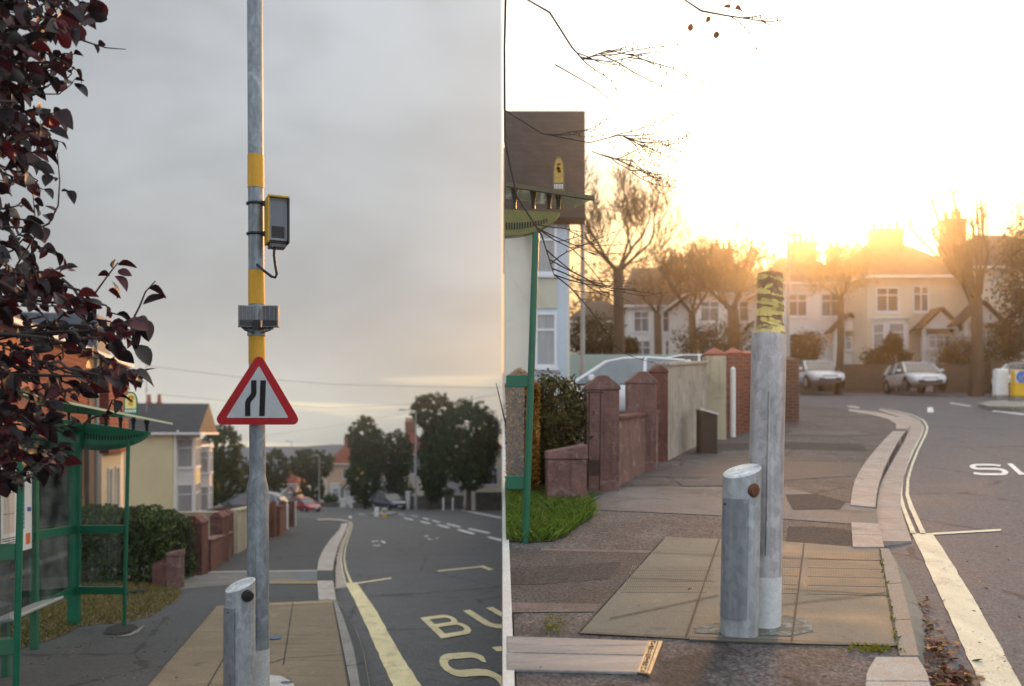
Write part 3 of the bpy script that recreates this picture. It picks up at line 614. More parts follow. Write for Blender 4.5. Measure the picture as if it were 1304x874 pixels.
for y in (492, 526): mb.bar(PT(314, y, ds + .012), PT(342, y, ds + .012), .02, .03)
obj('clamp', mb, galv, sign)

# camera unit in a yellow hooded housing
cu = thing('traffic_camera', 'small yellow hooded camera unit strapped high on the lamp post', 'camera', PT(352, 312, 6.55))
ang = R(24)
def cbox(lx, ly, lz):                                # local: x right, y back, z up from box bottom centre
    v = Vector((lx, ly, lz)); v.rotate(Matrix.Rotation(ang, 3, 'Z')); return PT(354, 310, 6.5) + v
def cpr(x0, x1, y0, y1, z0, z1, s0=1): return [cbox(x0, y0, z0), cbox(x1, y0, z0), cbox(x1, y1, z0), cbox(x0, y1, z0), cbox(x0, y0, z1), cbox(x1, y0, z1), cbox(x1, y1, z1), cbox(x0, y1, z1)]
cy = M('camera_yellow', (.55, .33, .02), .5, .15, 6); cd = M('camera_dark', (.025, .024, .022), .5, .2)
obj('housing', MB().hexa(cpr(-.066, .066, .0, .13, .0, .335)), cd, cu, bevel=.004)
mb = MB().hexa(cpr(-.078, .078, -.045, .135, .338, .35)); mb.hexa(cpr(-.08, -.069, -.04, .135, .0, .338)); obj('hood', mb, cy, cu)
mb = MB().hexa(cpr(.069, .079, -.045, .135, .0, .338)); obj('hood_side', mb, cd, cu)
mb = MB()
for q in ((-.066, -.054, .02, .335), (.052, .066, .02, .335), (-.054, .052, .02, .034), (-.054, .052, .32, .335)): mb.hexa(cpr(q[0], q[1], -.012, -.001, q[2], q[3]))
obj('window_frame', mb, M('camera_frame_grey', (.28, .29, .30), .45, .1), cu)
obj('window', MB().hexa(cpr(-.054, .052, -.006, -.002, .034, .32)), M('camera_glass', (.10, .115, .14), .12, .25, 2.0, .0, 60, 0, spec=.9), cu)
obj('lens_block', MB().hexa(cpr(-.048, .046, -.010, -.0065, .04, .125)), M('camera_black', (.008, .008, .011), .2, .1), cu)
mb = MB().hexa(cpr(-.06, .06, .0, .11, -.028, -.001)); obj('base', mb, M('camera_base_grey', (.11, .11, .115), .5, .2), cu, bevel=.003)
mb = MB()
for y in (260, 298.5):
    mb = MB(); mb.tube([lp(y) + Vector((.064 * math.cos(a), .064 * math.sin(a), 0)) for a in [i * math.pi / 10 for i in range(21)]], .011, 6)
    mb.bar(lp(y) + Vector((.05, -.02, 0)), PT(343, y, 6.56), .03, .035); obj('strap', mb, blackm, cu)
obj('cable', MB().tube([PT(349.5, 312, 6.52), PT(349, 325, 6.5), PT(350.5, 338, 6.5), PT(352.5, 349, 6.5), PT(350.5, 353.5, 6.5), PT(346, 352.5, 6.5), PT(335, 344, 6.5), PT(327.5, 337, 6.53)], .0105, 8), black, cu, smooth=60)

# two sensor boxes on a collar
dn_ = M('sensor_frame', (.22, .23, .24), .4, .15, 8, metal=.4) if False else M('sensor_frame', (.22, .23, .24), .4, .15, 8)
sp_ = M('solar_cells', (.05, .06, .07), .15, .3, 6, .2, 40, 0, stretch=(30, 1, 1), spec=.9)
def sensor(label, X0, X1, d, rot):
    t = thing('sensor_box', label, 'sensor', PT((X0 + X1) / 2, 417, d), group='sensor boxes on the lamp post collar')
    cxp = PT((X0 + X1) / 2, 416.5, d); wd = (X1 - X0) / F * d; ht = 27.5 / F * d
    def q(x0, x1, y0, y1, z0, z1):
        o = []
        for z in (z0, z1):
            for x, y in ((x0, y0), (x1, y0), (x1, y1), (x0, y1)):
                v = Vector((x, y, z)); v.rotate(Matrix.Rotation(rot, 3, 'Z')); o.append(cxp + v)
        return o
    obj('case', MB().hexa(q(-wd / 2, wd / 2, 0, .05, 0, ht)), dn_, t, bevel=.003)
    obj('solar_panel', MB().hexa(q(-wd / 2 + .008, wd / 2 - .008, -.003, -.0005, ht * .34, ht - .008)), sp_, t)
    obj('lower_panel', MB().hexa(q(-wd / 2 + .008, wd / 2 - .008, -.003, -.0005, .008, ht * .31)), M('sensor_dark', (.02, .023, .028), .25, .1), t)
    mb = MB()
    for k in range(3): x = -wd / 2 + wd * (k + 1) / 4; mb.hexa(q(x - .0015, x + .0015, -.005, -.0032, ht * .34, ht - .008))
    obj('mullion', mb, dn_, t)
    return t
sensor('left one of the two small solar sensor boxes on the yellow post band', 304, 323.5, 6.5, R(20))
sensor('right one of the two small solar sensor boxes on the yellow post band', 333.5, 354, 6.5, R(2))
br = thing('sensor_collar', 'black collar bracket with cables under the two sensor boxes on the post', 'bracket', lp(428))
obj('ring', MB().tube([lp(428), lp(419)], .070, 24), galv, br, smooth=40)
mb = MB()
for sx in (-1, 1):
    for e, yy in ((9, 422), (16, 419)): mb.tube([PT(328 + sx * 5, 424, 6.53), PT(328 + sx * e, yy + 1.5, 6.47), PT(328 + sx * (e + 4), 417, 6.5)], .006, 6)
mb.bar(PT(310, 418.5, 6.55), PT(348, 418.5, 6.55), .05, .012); mb.box(PT(328, 420, 6.52) - Vector((0, 0, .0)), .05, .06, .07)
obj('arm', mb, blackm, br)

def bollard(name, label, px, bw, ybase, ytop, d, tiltx, tilty, knob, knobr, knobm, sleeve, plate_px, lean=0.0, seam=None, zg=None):
    r = bw / 2 / F * d; b0 = PT(px, ybase, d)
    if zg is not None: b0.z = zg
    t = thing(name, label, 'bollard', b0); n = 40; top = PT(px + lean, ytop, d)
    mb = MB(); mb.v = []; ring = lambda c, rr, tilt: [c + Vector((rr * math.cos(a), rr * math.sin(a), (rr * math.cos(a) * tiltx + rr * math.sin(a) * tilty) if tilt else 0)) for a in [2 * math.pi * k / n for k in range(n)]]
    A = ring(b0, r, 0); B = ring(top, r, 1); C = ring(top + UP * .004, r - .006, 1)
    mb.add(A + B, [(k, (k + 1) % n, n + (k + 1) % n, n + k) for k in range(n)]); obj('tube', mb, galv_b, t, smooth=40)
    mb = MB().add(B + C, [(k, (k + 1) % n, n + (k + 1) % n, n + k) for k in range(n)] + [tuple(range(n, 2 * n))]); obj('cap', mb, galv_mat('galvanised_cap', (.60, .62, .63), .45, .35), t, smooth=30)
    if seam:
        s0 = PT(px, seam, d); s1 = Vector((b0.x, b0.y, b0.z)); mb = MB().tube([s1, s0 + UP * 0], [r + .004, r + .004], n); obj('sleeve', mb, galv_b, t, smooth=40)
    if plate_px:
        x0, x1, y0, y1 = plate_px; a0 = math.acos(max(-1, min(1, (x0 - px) / F * d / r))); a1 = math.acos(max(-1, min(1, (x1 - px) / F * d / r))); V0 = []; V1 = []
        for k in range(13):
            a = -(a0 + (a1 - a0) * k / 12); f = lambda y: PT(px + lean * (ybase - y) / (ybase - ytop), y, d); q = Vector(((r + .012) * math.cos(a), (r + .012) * math.sin(a), 0)); V0.append(f(y1) + q); V1.append(f(y0) + q)
        mb = MB(); mb.strip(V0, V1); inn = [Vector((0, .012, 0))] * 13; mb.strip([v + Vector((0, .02, 0)) for v in V1], V1); mb.strip(V0, [v + Vector((0, .02, 0)) for v in V0]); mb.add([V0[-1], V1[-1], V1[-1] + Vector((.0, .02, 0)), V0[-1] + Vector((0, .02, 0)), V0[0], V1[0], V1[0] + Vector((0, .02, 0)), V0[0] + Vector((0, .02, 0))], [(0, 1, 2, 3), (4, 5, 6, 7)])
        hp = obj('hatch', mb, galv_mat('galvanised_hatch', (.25, .27, .295), .55, .4, .4), t, smooth=40)
        mb = MB()
        for yy in (y0 + 8,): c = PT(x0 + 4, yy, d - r * .9); mb.tube([c, c - Vector((0, .012, 0))], .006, 10)
        obj('screw', mb, blackm, hp)
    a = knob[2]; dr = Vector((math.cos(a), math.sin(a), 0)); c = PT(knob[0], knob[1], d + math.sin(a) * r)
    obj('knob', MB().tube([c - dr * .03, c + dr * .010, c + dr * .018, c + dr * .02], [knobr, knobr, knobr * .85, knobr * .3], 24), knobm, t, smooth=40)
    return t
bollard('bollard', 'stout grey steel bollard with slanted top and black knob beside the banded lamp post', 306, 37, 880, 745, 6.22, .30, .28, (315.5, 759, R(-58)), .042, black, None, (287.6, 305, 772, 872), lean=0, zg=zl(6.22))

# ------------------------------------------------------------------ LEFT: bus shelter
sh = thing('bus_shelter', 'green framed glass bus shelter with curved perforated end beam under the purple tree', 'bus shelter', zplane_l(-4.5, 8.2))
def zh(p, h): return Vector((p.x, p.y, zl(p.y) + h))
P1, P2, P3 = GL(158, 797), GL(94, 797), GL(44, 827); P4 = GL(20, 889); P5 = Vector((-4.0, 6.15, 0)); P5.z = zl(P5.y)
obj('post', MB().tube([P1, PT(163.5, 562, P1.y)], .021, 12), green, sh, smooth=40)
obj('post', MB().bar(P2, PT(97, 540, P2.y), .125, .07, up=Vector((0, 1, 0))), green, sh, bevel=.006)
obj('post', MB().bar(P3, zh(P3, 2.2), .065, .06, up=Vector((0, 1, 0))), green_d, sh, bevel=.006)
obj('post', MB().tube([P4, PT(27.5, 560, P4.y)], .024, 12), green, sh, smooth=40)
obj('post', MB().bar(P5, zh(P5, 2.2), .065, .06, up=Vector((0, 1, 0))), green_d, sh, bevel=.006)
for h, th in ((1.09, .09), (.40, .085)):
    e = .05 if h > 1 else .07
    mb = MB().bar(zh(P2, h), zh(P1, h), .04, th); obj('end_rail', mb, green, sh, bevel=.004)
    mb = MB().bar(zh(P2, h), zh(P5, h), .04, th); obj('back_rail', mb, green, sh, bevel=.004)
    mb = MB().bar(zh(P5, h - .02), zh(P4, h - .02), .04, th + .03); obj('end_rail', mb, green_d, sh, bevel=.004)
gls = glass_mat('shelter_glass', (.88, .91, .90), 1.0, .05)
def pn(a, b, h0, h1, th=.008, ia=.04, ib=.04):
    d = (b - a); L = Vector((d.x, d.y, 0)).length; a2 = a + d * (ia / L); b2 = b - d * (ib / L)
    s = Vector((-d.y, d.x, 0)).normalized() * th / 2
    return MB().hexa([zh(a2, h0) - s, zh(a2, h0) + s, zh(b2, h0) + s, zh(b2, h0) - s, zh(a2, h1) - s, zh(a2, h1) + s, zh(b2, h1) + s, zh(b2, h1) - s])
for h0, h1 in ((.445, 1.04), (1.14, 2.05)):
    obj('glass_pane', pn(P2, P1, h0, h1, ia=.07), gls, sh); obj('glass_pane', pn(P2, P3, h0, h1, ia=.07), gls, sh); obj('glass_pane', pn(P3, P5, h0, h1), gls, sh); obj('glass_pane', pn(P5, P4, h0, h1), gls, sh)
# timetable case
A = Vector((-4.46, 8.12, 0)); B = Vector((-4.10, 7.0, 0)); dv = (B - A).normalized(); nv = Vector((-dv.y, dv.x, 0));
if nv.x < 0: nv = -nv
case = MB()
def cz(u, h, off): p = A + (B - A) * u + nv * off; return Vector((p.x, p.y, zl(p.y) + h))
def cq(u0, u1, h0, h1, o0, o1): return [cz(u0, h0, o0), cz(u1, h0, o0), cz(u1, h0, o1), cz(u0, h0, o1), cz(u0, h1, o0), cz(u1, h1, o0), cz(u1, h1, o1), cz(u0, h1, o1)]
tc_ = thing('timetable_case', 'black poster case with printed timetables inside the green shelter', 'poster case', cz(.5, .9, 0))
obj('case_back', MB().hexa(cq(-.05, 1.06, .9, 2.0, .0, .03)), blackm, tc_, bevel=.004)
pw = M('poster_paper', (.66, .68, .70), .5, .06, 3, .04, 40, 0); po = M('poster_orange', (.60, .14, .05), .5, .1); pb = M('poster_blue', (.05, .09, .34), .5, .15); pg = M('poster_grey', (.42, .40, .40), .5, .1); pt_ = M('poster_print', (.06, .06, .07), .5, .1); pr_ = M('poster_beige', (.55, .47, .44), .5, .08, 3)
pa = obj('poster', MB().hexa(cq(.0, .47, .98, 1.92, .031, .034)), pw, tc_); pbm = obj('poster', MB().hexa(cq(.53, 1.0, .98, 1.92, .031, .034)), pw, tc_)
mb = MB()
for u0, u1, h0, h1 in ((.30, .41, 1.62, 1.86), (.06, .22, 1.03, 1.13)): mb.hexa(cq(u0, u1, h0, h1, .0345, .036))
obj('printing', mb, po, pa)
mb = MB()
for u0, u1, h0, h1 in ((.27, .41, 1.18, 1.58), (.03, .17, 1.33, 1.37)): mb.hexa(cq(u0, u1, h0, h1, .0345, .036))
obj('printing', mb, pb, pa)
mb = MB()
for k in range(9):
    for j in range(3): mb.hexa(cq(.29 + j * .04, .32 + j * .04, 1.2 + k * .04, 1.215 + k * .04, .0362, .037))
for k in range(7): mb.hexa(cq(.25, .43, 1.02 + k * .015, 1.026 + k * .015, .0345, .0355)) if k < 6 else None
obj('printing', mb, pw, pa)
mb = MB().hexa(cq(.60, .93, 1.16, 1.66, .0345, .0355)); obj('printing', mb, pr_, pbm)
mb = MB()
for k in range(7): mb.hexa(cq(.56, .98, 1.0 + k * .019, 1.008 + k * .019, .0345, .0355))
mb.hexa(cq(.6, .93, 1.66, 1.675, .0345, .036)); mb.hexa(cq(.6, .93, 1.50, 1.505, .0358, .0365)); mb.hexa(cq(.6, .93, 1.32, 1.325, .0358, .0365))
obj('printing', mb, pt_, pbm)
# perch bench
be = obj('perch_seat', MB().prism([zh(Vector((-4.32, 8.0, 0)), .46), zh(Vector((-4.0, 6.6, 0)), .46), zh(Vector((-3.74, 6.6, 0)), .52), zh(Vector((-4.06, 8.0, 0)), .52)], UP * .03), M('bench_steel', (.33, .34, .35), .35, .15, 4, .1, 60, .05), sh, bevel=.01)
obj('seat_leg', MB().bar(zplane_l(-4.05, 7.05), zplane_l(-4.05, 7.05) + UP * .47, .05, .05, up=Vector((0, 1, 0))), green_d, sh)
# roof: lens-shaped perforated end beam, studs, glass roof, badge
db = 9.80
def lens(xl, yl, xr, yr, sag, n=24):
    t = [(xl + (xr - xl) * i / n, yl + (yr - yl) * i / n) for i in range(n + 1)]; bt = [(x, y + 3 + sag * (1 - (2 * i / n - 1) ** 2) ** .8) for i, (x, y) in enumerate(t)]
    return t, bt
t_, bt_ = lens(30, 527, 189, 550, 31)
mb = MB(); fr = [PT(x, y, db) for x, y in t_]; fb = [PT(x, y, db) for x, y in bt_]; k = Vector((0, .07, 0))
mb.strip(fr, fb); mb.strip([v + k for v in fb], [v + k for v in fr]); mb.strip(fb, [v + k for v in fb]); mb.strip([v + k for v in fr], fr)
mb.add([fr[0], fb[0], fb[0] + k, fr[0] + k, fr[-1], fb[-1], fb[-1] + k, fr[-1] + k], [(0, 1, 2, 3), (7, 6, 5, 4)])
eb = obj('end_beam', mb, M('green_enamel_lit', (.02, .20, .11), .35, .2, 3, .06, 80, .04), sh)
mb = MB()
for i in range(34):
    u = .16 + .80 * i / 33; x = 36 + 152 * u; y = 527 + 22 * u + 3 + 31 * (1 - (2 * u - 1) ** 2) ** .8; yt = 527 + 22 * u; ym = yt + (y - yt) * .52; hh = max(1.0, (y - yt) * .10)
    mb.hexa([PT(x - .9, ym + hh, db - .003), PT(x + .9, ym + hh, db - .003), PT(x + .9, ym + hh, db + .01), PT(x - .9, ym + hh, db + .01), PT(x - .9, ym - hh, db - .003), PT(x + .9, ym - hh, db - .003), PT(x + .9, ym - hh, db + .01), PT(x - .9, ym - hh, db + .01)])
obj('slot', mb, black, eb)
mb = MB()
for x in (40, 64, 88, 114, 135, 153.5, 170, 187):
    yb = 527 + 22 * (x - 36) / 152
    yt = 509 + (541 - 509) * (x - 40) / 180
    obj('roof_stud', MB().tube([PT(x, yb + 1, db + .03), PT(x, (yb + yt) / 2 + 1, db + .03), PT(x, yt + 1, db + .03)], [.018, .018, .034], 10), blackm, sh, smooth=50)
ra = [PT(220, 540.8, 9.95), PT(38, 508.5, 9.95), Vector((-5.6, 6.3, zl(6.3) + 2.32)), Vector((-4.0, 6.3, zl(6.3) + 2.32))]
obj('glass_roof', MB().prism(ra, UP * .014), glass_mat('roof_glass_green', (.50, .72, .60), 1.0, .16), sh)
eg = M('glass_edge_pale', (.50, .58, .40), .3, .1, 6)
mb = MB(); mb.bar(ra[0] + UP * .007 + Vector((0, -.003, 0)), ra[1] + UP * .007 + Vector((0, -.003, 0)), .006, .022); mb.bar(ra[0] + UP * .007, ra[3] + UP * .007, .006, .022); obj('roof_edge', mb, eg, sh)
obj('roof_beam', MB().bar(zh(P2, 2.2), zh(P5, 2.2), .07, .09), green_d, sh)
def badge(label, X0, X1, Y0, Y1, d, glow, g):
    t = thing('stop_badge', label, 'badge', PT((X0 + X1) / 2, Y1, d)); cx = (X0 + X1) / 2; w2 = (X1 - X0) / 2; hh = Y1 - Y0
    out = [(cx - w2, Y1), (cx + w2, Y1)] + [(cx + w2 * math.cos(a) ** .8 if math.cos(a) > 0 else cx - w2 * abs(math.cos(a)) ** .8, Y0 + hh * .55 - hh * .55 * math.sin(a)) for a in [math.pi * i / 14 for i in range(15)]]
    obj('panel', MB().prism([PT(x, y, d) for x, y in out], (0, .02, 0)), g, t)
    inn = [(cx + (x - cx) * .80, Y0 + hh * .06 + (y - Y0) * .66) for x, y in out]
    obj('panel_face', MB().prism([PT(x, y, d - .004) for x, y in inn], (0, .0035, 0)), glow, t)
    f = .5 * (X1 - X0) / 16
    mb = MB()
    for (ax, ay, bx, by) in ((-.35, .22, .35, .20), (-.4, .33, .2, .35), (-.2, .44, .42, .42), (-.38, .52, .3, .55), (-.3, .22, -.3, .36), (.1, .33, .1, .44), (.3, .2, .36, .34)):
        mb.bar(PT(cx + ax * w2, Y0 + hh * ay, d - .006), PT(cx + bx * w2, Y0 + hh * by, d - .006), .003, .028 * f * 2)
    obj('emblem', mb, M('badge_orange', (.66, .36, .06), .5, .1), t)
    mb = MB()
    for i in range(6): x = cx - w2 * .8 + i * w2 * .28; mb.bar(PT(x, Y0 + hh * .82, d - .002), PT(x + w2 * .18, Y0 + hh * .82, d - .002), .003, .035)
    obj('lettering', mb, white_p, t)
    return t
badge('small yellow and green rounded stop badge standing on the edge of the glass shelter roof', 157.5, 175, 499, 529, 9.9, M('badge_yellow', (.72, .62, .22), .5, .1, 4), green)
# ------------------------------------------------------------------ LEFT: purple-leaved tree in front
def leaf(mb, p, d, s, droop=.35):
    d = Vector(d).normalized(); sd = d.cross(UP)
    if sd.length < .1: sd = Vector((1, 0, 0))
    sd.normalize(); sd.rotate(Matrix.Rotation(random.uniform(-1.2, 1.2), 3, d)); nn = sd.cross(d)
    w_ = s * random.uniform(.31, .43); f = random.uniform(.05, .34) * s; q = [(0, .05), (.12, .52), (.3, .92), (.5, 1.0), (.7, .82), (.87, .46), (1.0, .03)]
    vs = []
    for u, wv in q:
        c = p + d * (u * s) - nn * (droop * s * u * u); vs += [c + sd * w_ * wv + nn * f * wv, c, c - sd * w_ * wv + nn * f * wv]
    fs = []
    for i in range(6):
        a = i * 3; fs += [(a, a + 1, a + 4, a + 3), (a + 1, a + 2, a + 5, a + 4)]
    mb.add(vs, fs)
def in_poly(x, y, P):
    c = False; j = len(P) - 1
    for i in range(len(P)):
        if (P[i][1] > y) != (P[j][1] > y) and x < (P[j][0] - P[i][0]) * (y - P[i][1]) / (P[j][1] - P[i][1]) + P[i][0]: c = not c
        j = i
    return c
pt = thing('purple_leaved_tree', 'purple-leaved tree overhanging the green bus shelter at the roadside', 'tree', zplane_l(-4.1, 4.7))
base = zplane_l(-4.1, 4.7)
obj('trunk', MB().tube([base - UP * .1, base + Vector((.03, 0, .8)), base + Vector((-.02, .02, 1.7)), base + Vector((.1, .0, 2.6)), base + Vector((.15, 0, 3.6)), base + Vector((.25, 0, 5.0))], [.13, .10, .09, .08, .06, .02], 14), M('dark_bark', (.06, .045, .04), .85, .4, 5, .3, 40, .8, stretch=(1, 1, .3)), pt, smooth=60)
tw = MB(); lv = MB(); dd = random.Random(5)
sil = [(-60, -60), (118, -60), (128, 10), (112, 30), (112, 60), (104, 95), (80, 110), (78, 150), (84, 185), (66, 200), (74, 235), (58, 262), (62, 300), (82, 306), (88, 345), (92, 372), (140, 372), (152, 402), (182, 410), (178, 470), (164, 505), (132, 512), (112, 500), (104, 530), (88, 560), (92, 590), (70, 592), (44, 604), (0, 610), (-60, 640)]
def twig(a, b, sag, n=7, r0=.008, r1=.003, leaves=8, s=.085, d0=.3):
    pth = []
    for i in range(n + 1):
        u = i / n; p = a.lerp(b, u) - UP * (sag * math.sin(u * math.pi)) + Vector((dd.gauss(0, .012), dd.gauss(0, .012), dd.gauss(0, .012))) * (1 if 0 < i < n else 0); pth.append(p)
    tw.tube(pth, [r0 + (r1 - r0) * i / n for i in range(n + 1)], 5)
    for k in range(leaves):
        u = d0 + (1 - d0) * k / max(1, leaves - 1); i = min(n - 1, int(u * n)); p = pth[i].lerp(pth[i + 1], u * n - i)
        dr = (pth[i + 1] - pth[i]).normalized() + Vector((dd.gauss(0, .55), dd.gauss(0, .55), dd.gauss(-.35, .45)))
        leaf(lv, p, dr, s * dd.uniform(.45, 1.2), dd.uniform(.1, .6))
random.seed(21)
# limbs from the trunk
limbs = []
for Y0, Y1, X1, d1 in ((-40, -10, 60, 4.2), (60, 80, 70, 4.4), (180, 160, 40, 4.0), (260, 290, 30, 4.2), (330, 390, 110, 4.4), (420, 420, 150, 4.3), (450, 480, 120, 4.1), (520, 560, 60, 4.0), (380, 430, 60, 3.6), (100, 130, 20, 3.6)):
    a = PT(-260, Y0 + 60, 4.7); b = PT(X1, Y1, d1); limbs.append((a, b))
    tw.tube([a, a.lerp(b, .3) + Vector((0, 0, .05)), a.lerp(b, .65) + Vector((0, 0, .06)), b], [.022, .016, .011, .005], 6)
cnt = 0
while cnt < 330:
    x, y = dd.uniform(-60, 185), dd.uniform(-60, 620)
    if not in_poly(x, y, sil): continue
    if x > 70 and 0 < y < 330 and dd.random() < .25: continue
    if 95 < y < 160 and 20 < x < 60 and dd.random() < .8: continue
    if 190 < y < 285 and dd.random() < .45: continue
    if x > 100 and y > 360 and dd.random() < .3: continue
    if 395 < y < 500 and 20 < x < 120 and dd.random() < .5: continue
    cnt += 1; d = dd.uniform(3.7, 5.0); e = PT(x, y, d)
    a = PT(x - dd.uniform(50, 120), y + dd.uniform(-70, 50), d + dd.uniform(-.2, .4))
    twig(a, e, dd.uniform(-.03, .05), leaves=dd.randint(6, 9), s=.088, d0=.35)
def tpx(pts, d, r=.004, ls=()):
    pth = [PT(x, y, d) for x, y in pts]; tw.tube(pth, [r * (1 - .6 * i / (len(pth) - 1)) for i in range(len(pth))], 5)
    for (x, y, ax, ay, s) in ls: leaf(lv, PT(x, y, d), (ax, dd.uniform(-.4, .4), ay), s, dd.uniform(.1, .4))
tpx([(40, 50), (85, 40), (105, 22), (118, 2)], 4.2, .006, [(105, 20, .4, .8, .10), (112, 12, 1, .3, .09), (112, 12, .9, -.4, .1), (100, 30, -.1, -.9, .09), (105, 22, -.8, .4, .09)])
tpx([(85, 45), (118, 56), (135, 61), (160, 63)], 4.2, .005, [(118, 56, .5, -.7, .05), (125, 58, .7, .1, .05)])
tpx([(40, 120), (75, 120), (90, 108), (96, 100)], 4.3, .004, [(96, 102, 1, .1, .05), (95, 106, .9, -.7, .09)])
tpx([(30, 300), (62, 285), (74, 262), (76, 230), (73, 195)], 4.2, .006, [(78, 244, 1, .1, .045), (86, 243, .7, -.8, .07), (66, 282, -.5, .6, .07), (72, 270, -.6, .4, .06)])
tpx([(20, 340), (45, 300), (44, 270), (42, 250)], 4.2, .005, [(45, 300, .6, -.3, .08), (44, 275, -.7, -.4, .06), (43, 262, .7, -.7, .07), (43, 254, .8, -.4, .06)])
tpx([(120, 375), (138, 350), (150, 335), (158, 337)], 4.3, .005, [(144, 342, .1, 1, .05), (150, 338, 1, .05, .09), (150, 345, .9, -.2, .07), (146, 352, .8, -.7, .09), (142, 358, .6, -.8, .09), (138, 370, .7, -.2, .08), (140, 352, -.8, .3, .06)])
tpx([(130, 420), (165, 415), (178, 390), (185, 372), (198, 358)], 4.3, .007, [(190, 368, 1, -.4, .10), (182, 388, .6, .3, .12), (180, 405, .2, -.9, .12), (178, 420, -.3, -.9, .11), (172, 440, .5, -.6, .12)])
tpx([(120, 470), (155, 478), (180, 476), (186, 470)], 4.3, .006, [(160, 480, .7, -.5, .1), (172, 478, .8, -.2, .1), (178, 476, .6, .4, .08), (150, 476, .2, -1, .12)])
tpx([(30, 60), (62, 35), (80, 18), (84, 10)], 4.1, .006, [(78, 18, .9, -.3, .12), (70, 26, 1, -.5, .14)])
obj('twigs', tw, M('dark_twig', (.045, .032, .03), .8, .3, 20, .2, 60, .2), pt, smooth=60)
obj('foliage', lv, leaf_mat('purple_leaf', [(0, (.006, .004, .006)), (.4, (.014, .005, .008)), (.7, (.04, .006, .010)), (.92, (.11, .008, .014)), (1, (.05, .04, .045))], .42, .25, .45), pt, smooth=60, recalc=False)

# ------------------------------------------------------------------ generic builders: leafy crowns, hedges, bare trees
def leaf_cloud(n, ells, size, clump=.18, shell=.55, rs=None, squash=.75):
    rs = rs or random; mb = MB(); tot = sum(e[1].x * e[1].z for e in ells); 
    for c, r in ells:
        k = int(n * r.x * r.z / tot); ncl = max(10, k // 26)
        for _ in range(ncl):
            while True:
                v = Vector((rs.gauss(0, 1), rs.gauss(0, 1), rs.gauss(0, 1)))
                if v.length > .1: break
            v.normalize(); rad = (rs.uniform(shell, 1.0)) * rs.uniform(.9, 1.07); cc = c + Vector((v.x * r.x, v.y * r.y, v.z * r.z)) * rad; cr = clump * (r.x + r.z) / 2 * rs.uniform(.6, 1.3)
            for _ in range(k // ncl + 1):
                p = cc + Vector((rs.gauss(0, cr), rs.gauss(0, cr), rs.gauss(0, cr * .8))); s = size * rs.uniform(.6, 1.3)
                nrm = (v + Vector((rs.gauss(0, .7), rs.gauss(0, .7), rs.gauss(.25, .6)))).normalized(); u = nrm.cross(Vector((rs.gauss(0, 1), rs.gauss(0, 1), rs.gauss(0, 1))))
                if u.length < .05: continue
                u.normalize(); t = nrm.cross(u); mb.add([p - u * s * .5, p + t * s * .28, p + u * s * .6 - nrm * s * .12, p - t * s * .28], [(0, 1, 2, 3)])
    return mb
green_leaf = leaf_mat('green_leaf', [(0, (.006, .018, .004)), (.4, (.016, .044, .008)), (.75, (.032, .070, .013)), (1, (.065, .11, .022))], .65, .12, .2)
bark = M('bark', (.075, .06, .05), .9, .35, 4, .3, 30, .8, stretch=(1, 1, .3))
def leafy_tree(label, base, ells, n, size, tr=.22, group=None, mat=None, seed=1, clip=None):
    n = int(n * 2.6); size *= .72
    t = thing('leafy_tree', label, 'tree', base, group=group); rs = random.Random(seed)
    top = max((c for c, r in ells), key=lambda c: c.z)
    mb = MB().tube([base - UP * .3, base + UP * .8 + Vector((.05, 0, 0)), base.lerp(top, .5), top], [tr * 1.2, tr, tr * .7, tr * .3], 10)
    for c, r in ells:
        for q in range(5): a = q * 1.3; s = base.lerp(top, .35 + .1 * q); mb.tube([s, s.lerp(c + Vector((math.cos(a) * r.x * .7, math.sin(a) * r.y * .7, r.z * .4)), .6), c + Vector((math.cos(a) * r.x * .75, math.sin(a) * r.y * .75, r.z * .5))], [tr * .4, tr * .25, .02], 6)
    obj('trunk', mb, bark, t, smooth=60); obj('crown', leaf_cloud(n, ells, size, clump=.06, shell=.72, rs=rs), mat or green_leaf, t, recalc=False, clip=clip); return t
def pxell(x0, x1, y0, y1, d, depth=1.0): a = PT(x0, y1, d); b = PT(x1, y0, d); return ((a + b) / 2, Vector(((b.x - a.x) / 2, (b.x - a.x) / 2 * depth, (b.z - a.z) / 2)))
G1 = 'leafy street trees along the lower road'
def tl(label, X, d, boxes, n, size, seed, tr=.25, clip=None):
    b = PT(X, 600, d); b.z = zl(d) - .1; return leafy_tree(label, b, [pxell(*q, d) for q in boxes], n, size, tr, G1, seed=seed, clip=clip)
tl('tall dark leafy tree rising behind the thin lamp post next to the yellow house', 284, 78, [(258, 308, 540, 612), (262, 312, 585, 648)], 5200, .36, 1)
tl('low rounded leafy tree beside the yellow house and its white bay', 262, 72, [(247, 279, 598, 652)], 2200, .30, 2)
tl('leafy tree partly hidden behind the banded lamp post', 350, 92, [(336, 368, 571, 628), (306, 324, 580, 640), (322, 346, 590, 640)], 3600, .36, 3)
tl('round headed leafy tree above the small red car', 398, 104, [(368, 425, 571, 612), (382, 414, 600, 642)], 4200, .40, 4)
tl('tall oval tree left of the narrow tree, in front of the orange house', 465, 86, [(441, 488, 529, 592), (443, 488, 556, 646)], 5600, .38, 5)
tl('narrow oval tree right behind the dark blue car', 505, 92, [(483, 526, 546, 615), (490, 520, 585, 634)], 3800, .38, 6)
tl('top heavy tree with a broad head on a leafy trunk beside the tall street lamp', 546, 82, [(522, 580, 500, 550), (532, 572, 534, 640)], 5600, .38, 7)
tl('broad dome shaped tree furthest right on the lower road', 596, 76, [(558, 637, 508, 604), (568, 632, 560, 626)], 7600, .36, 8, clip='L')

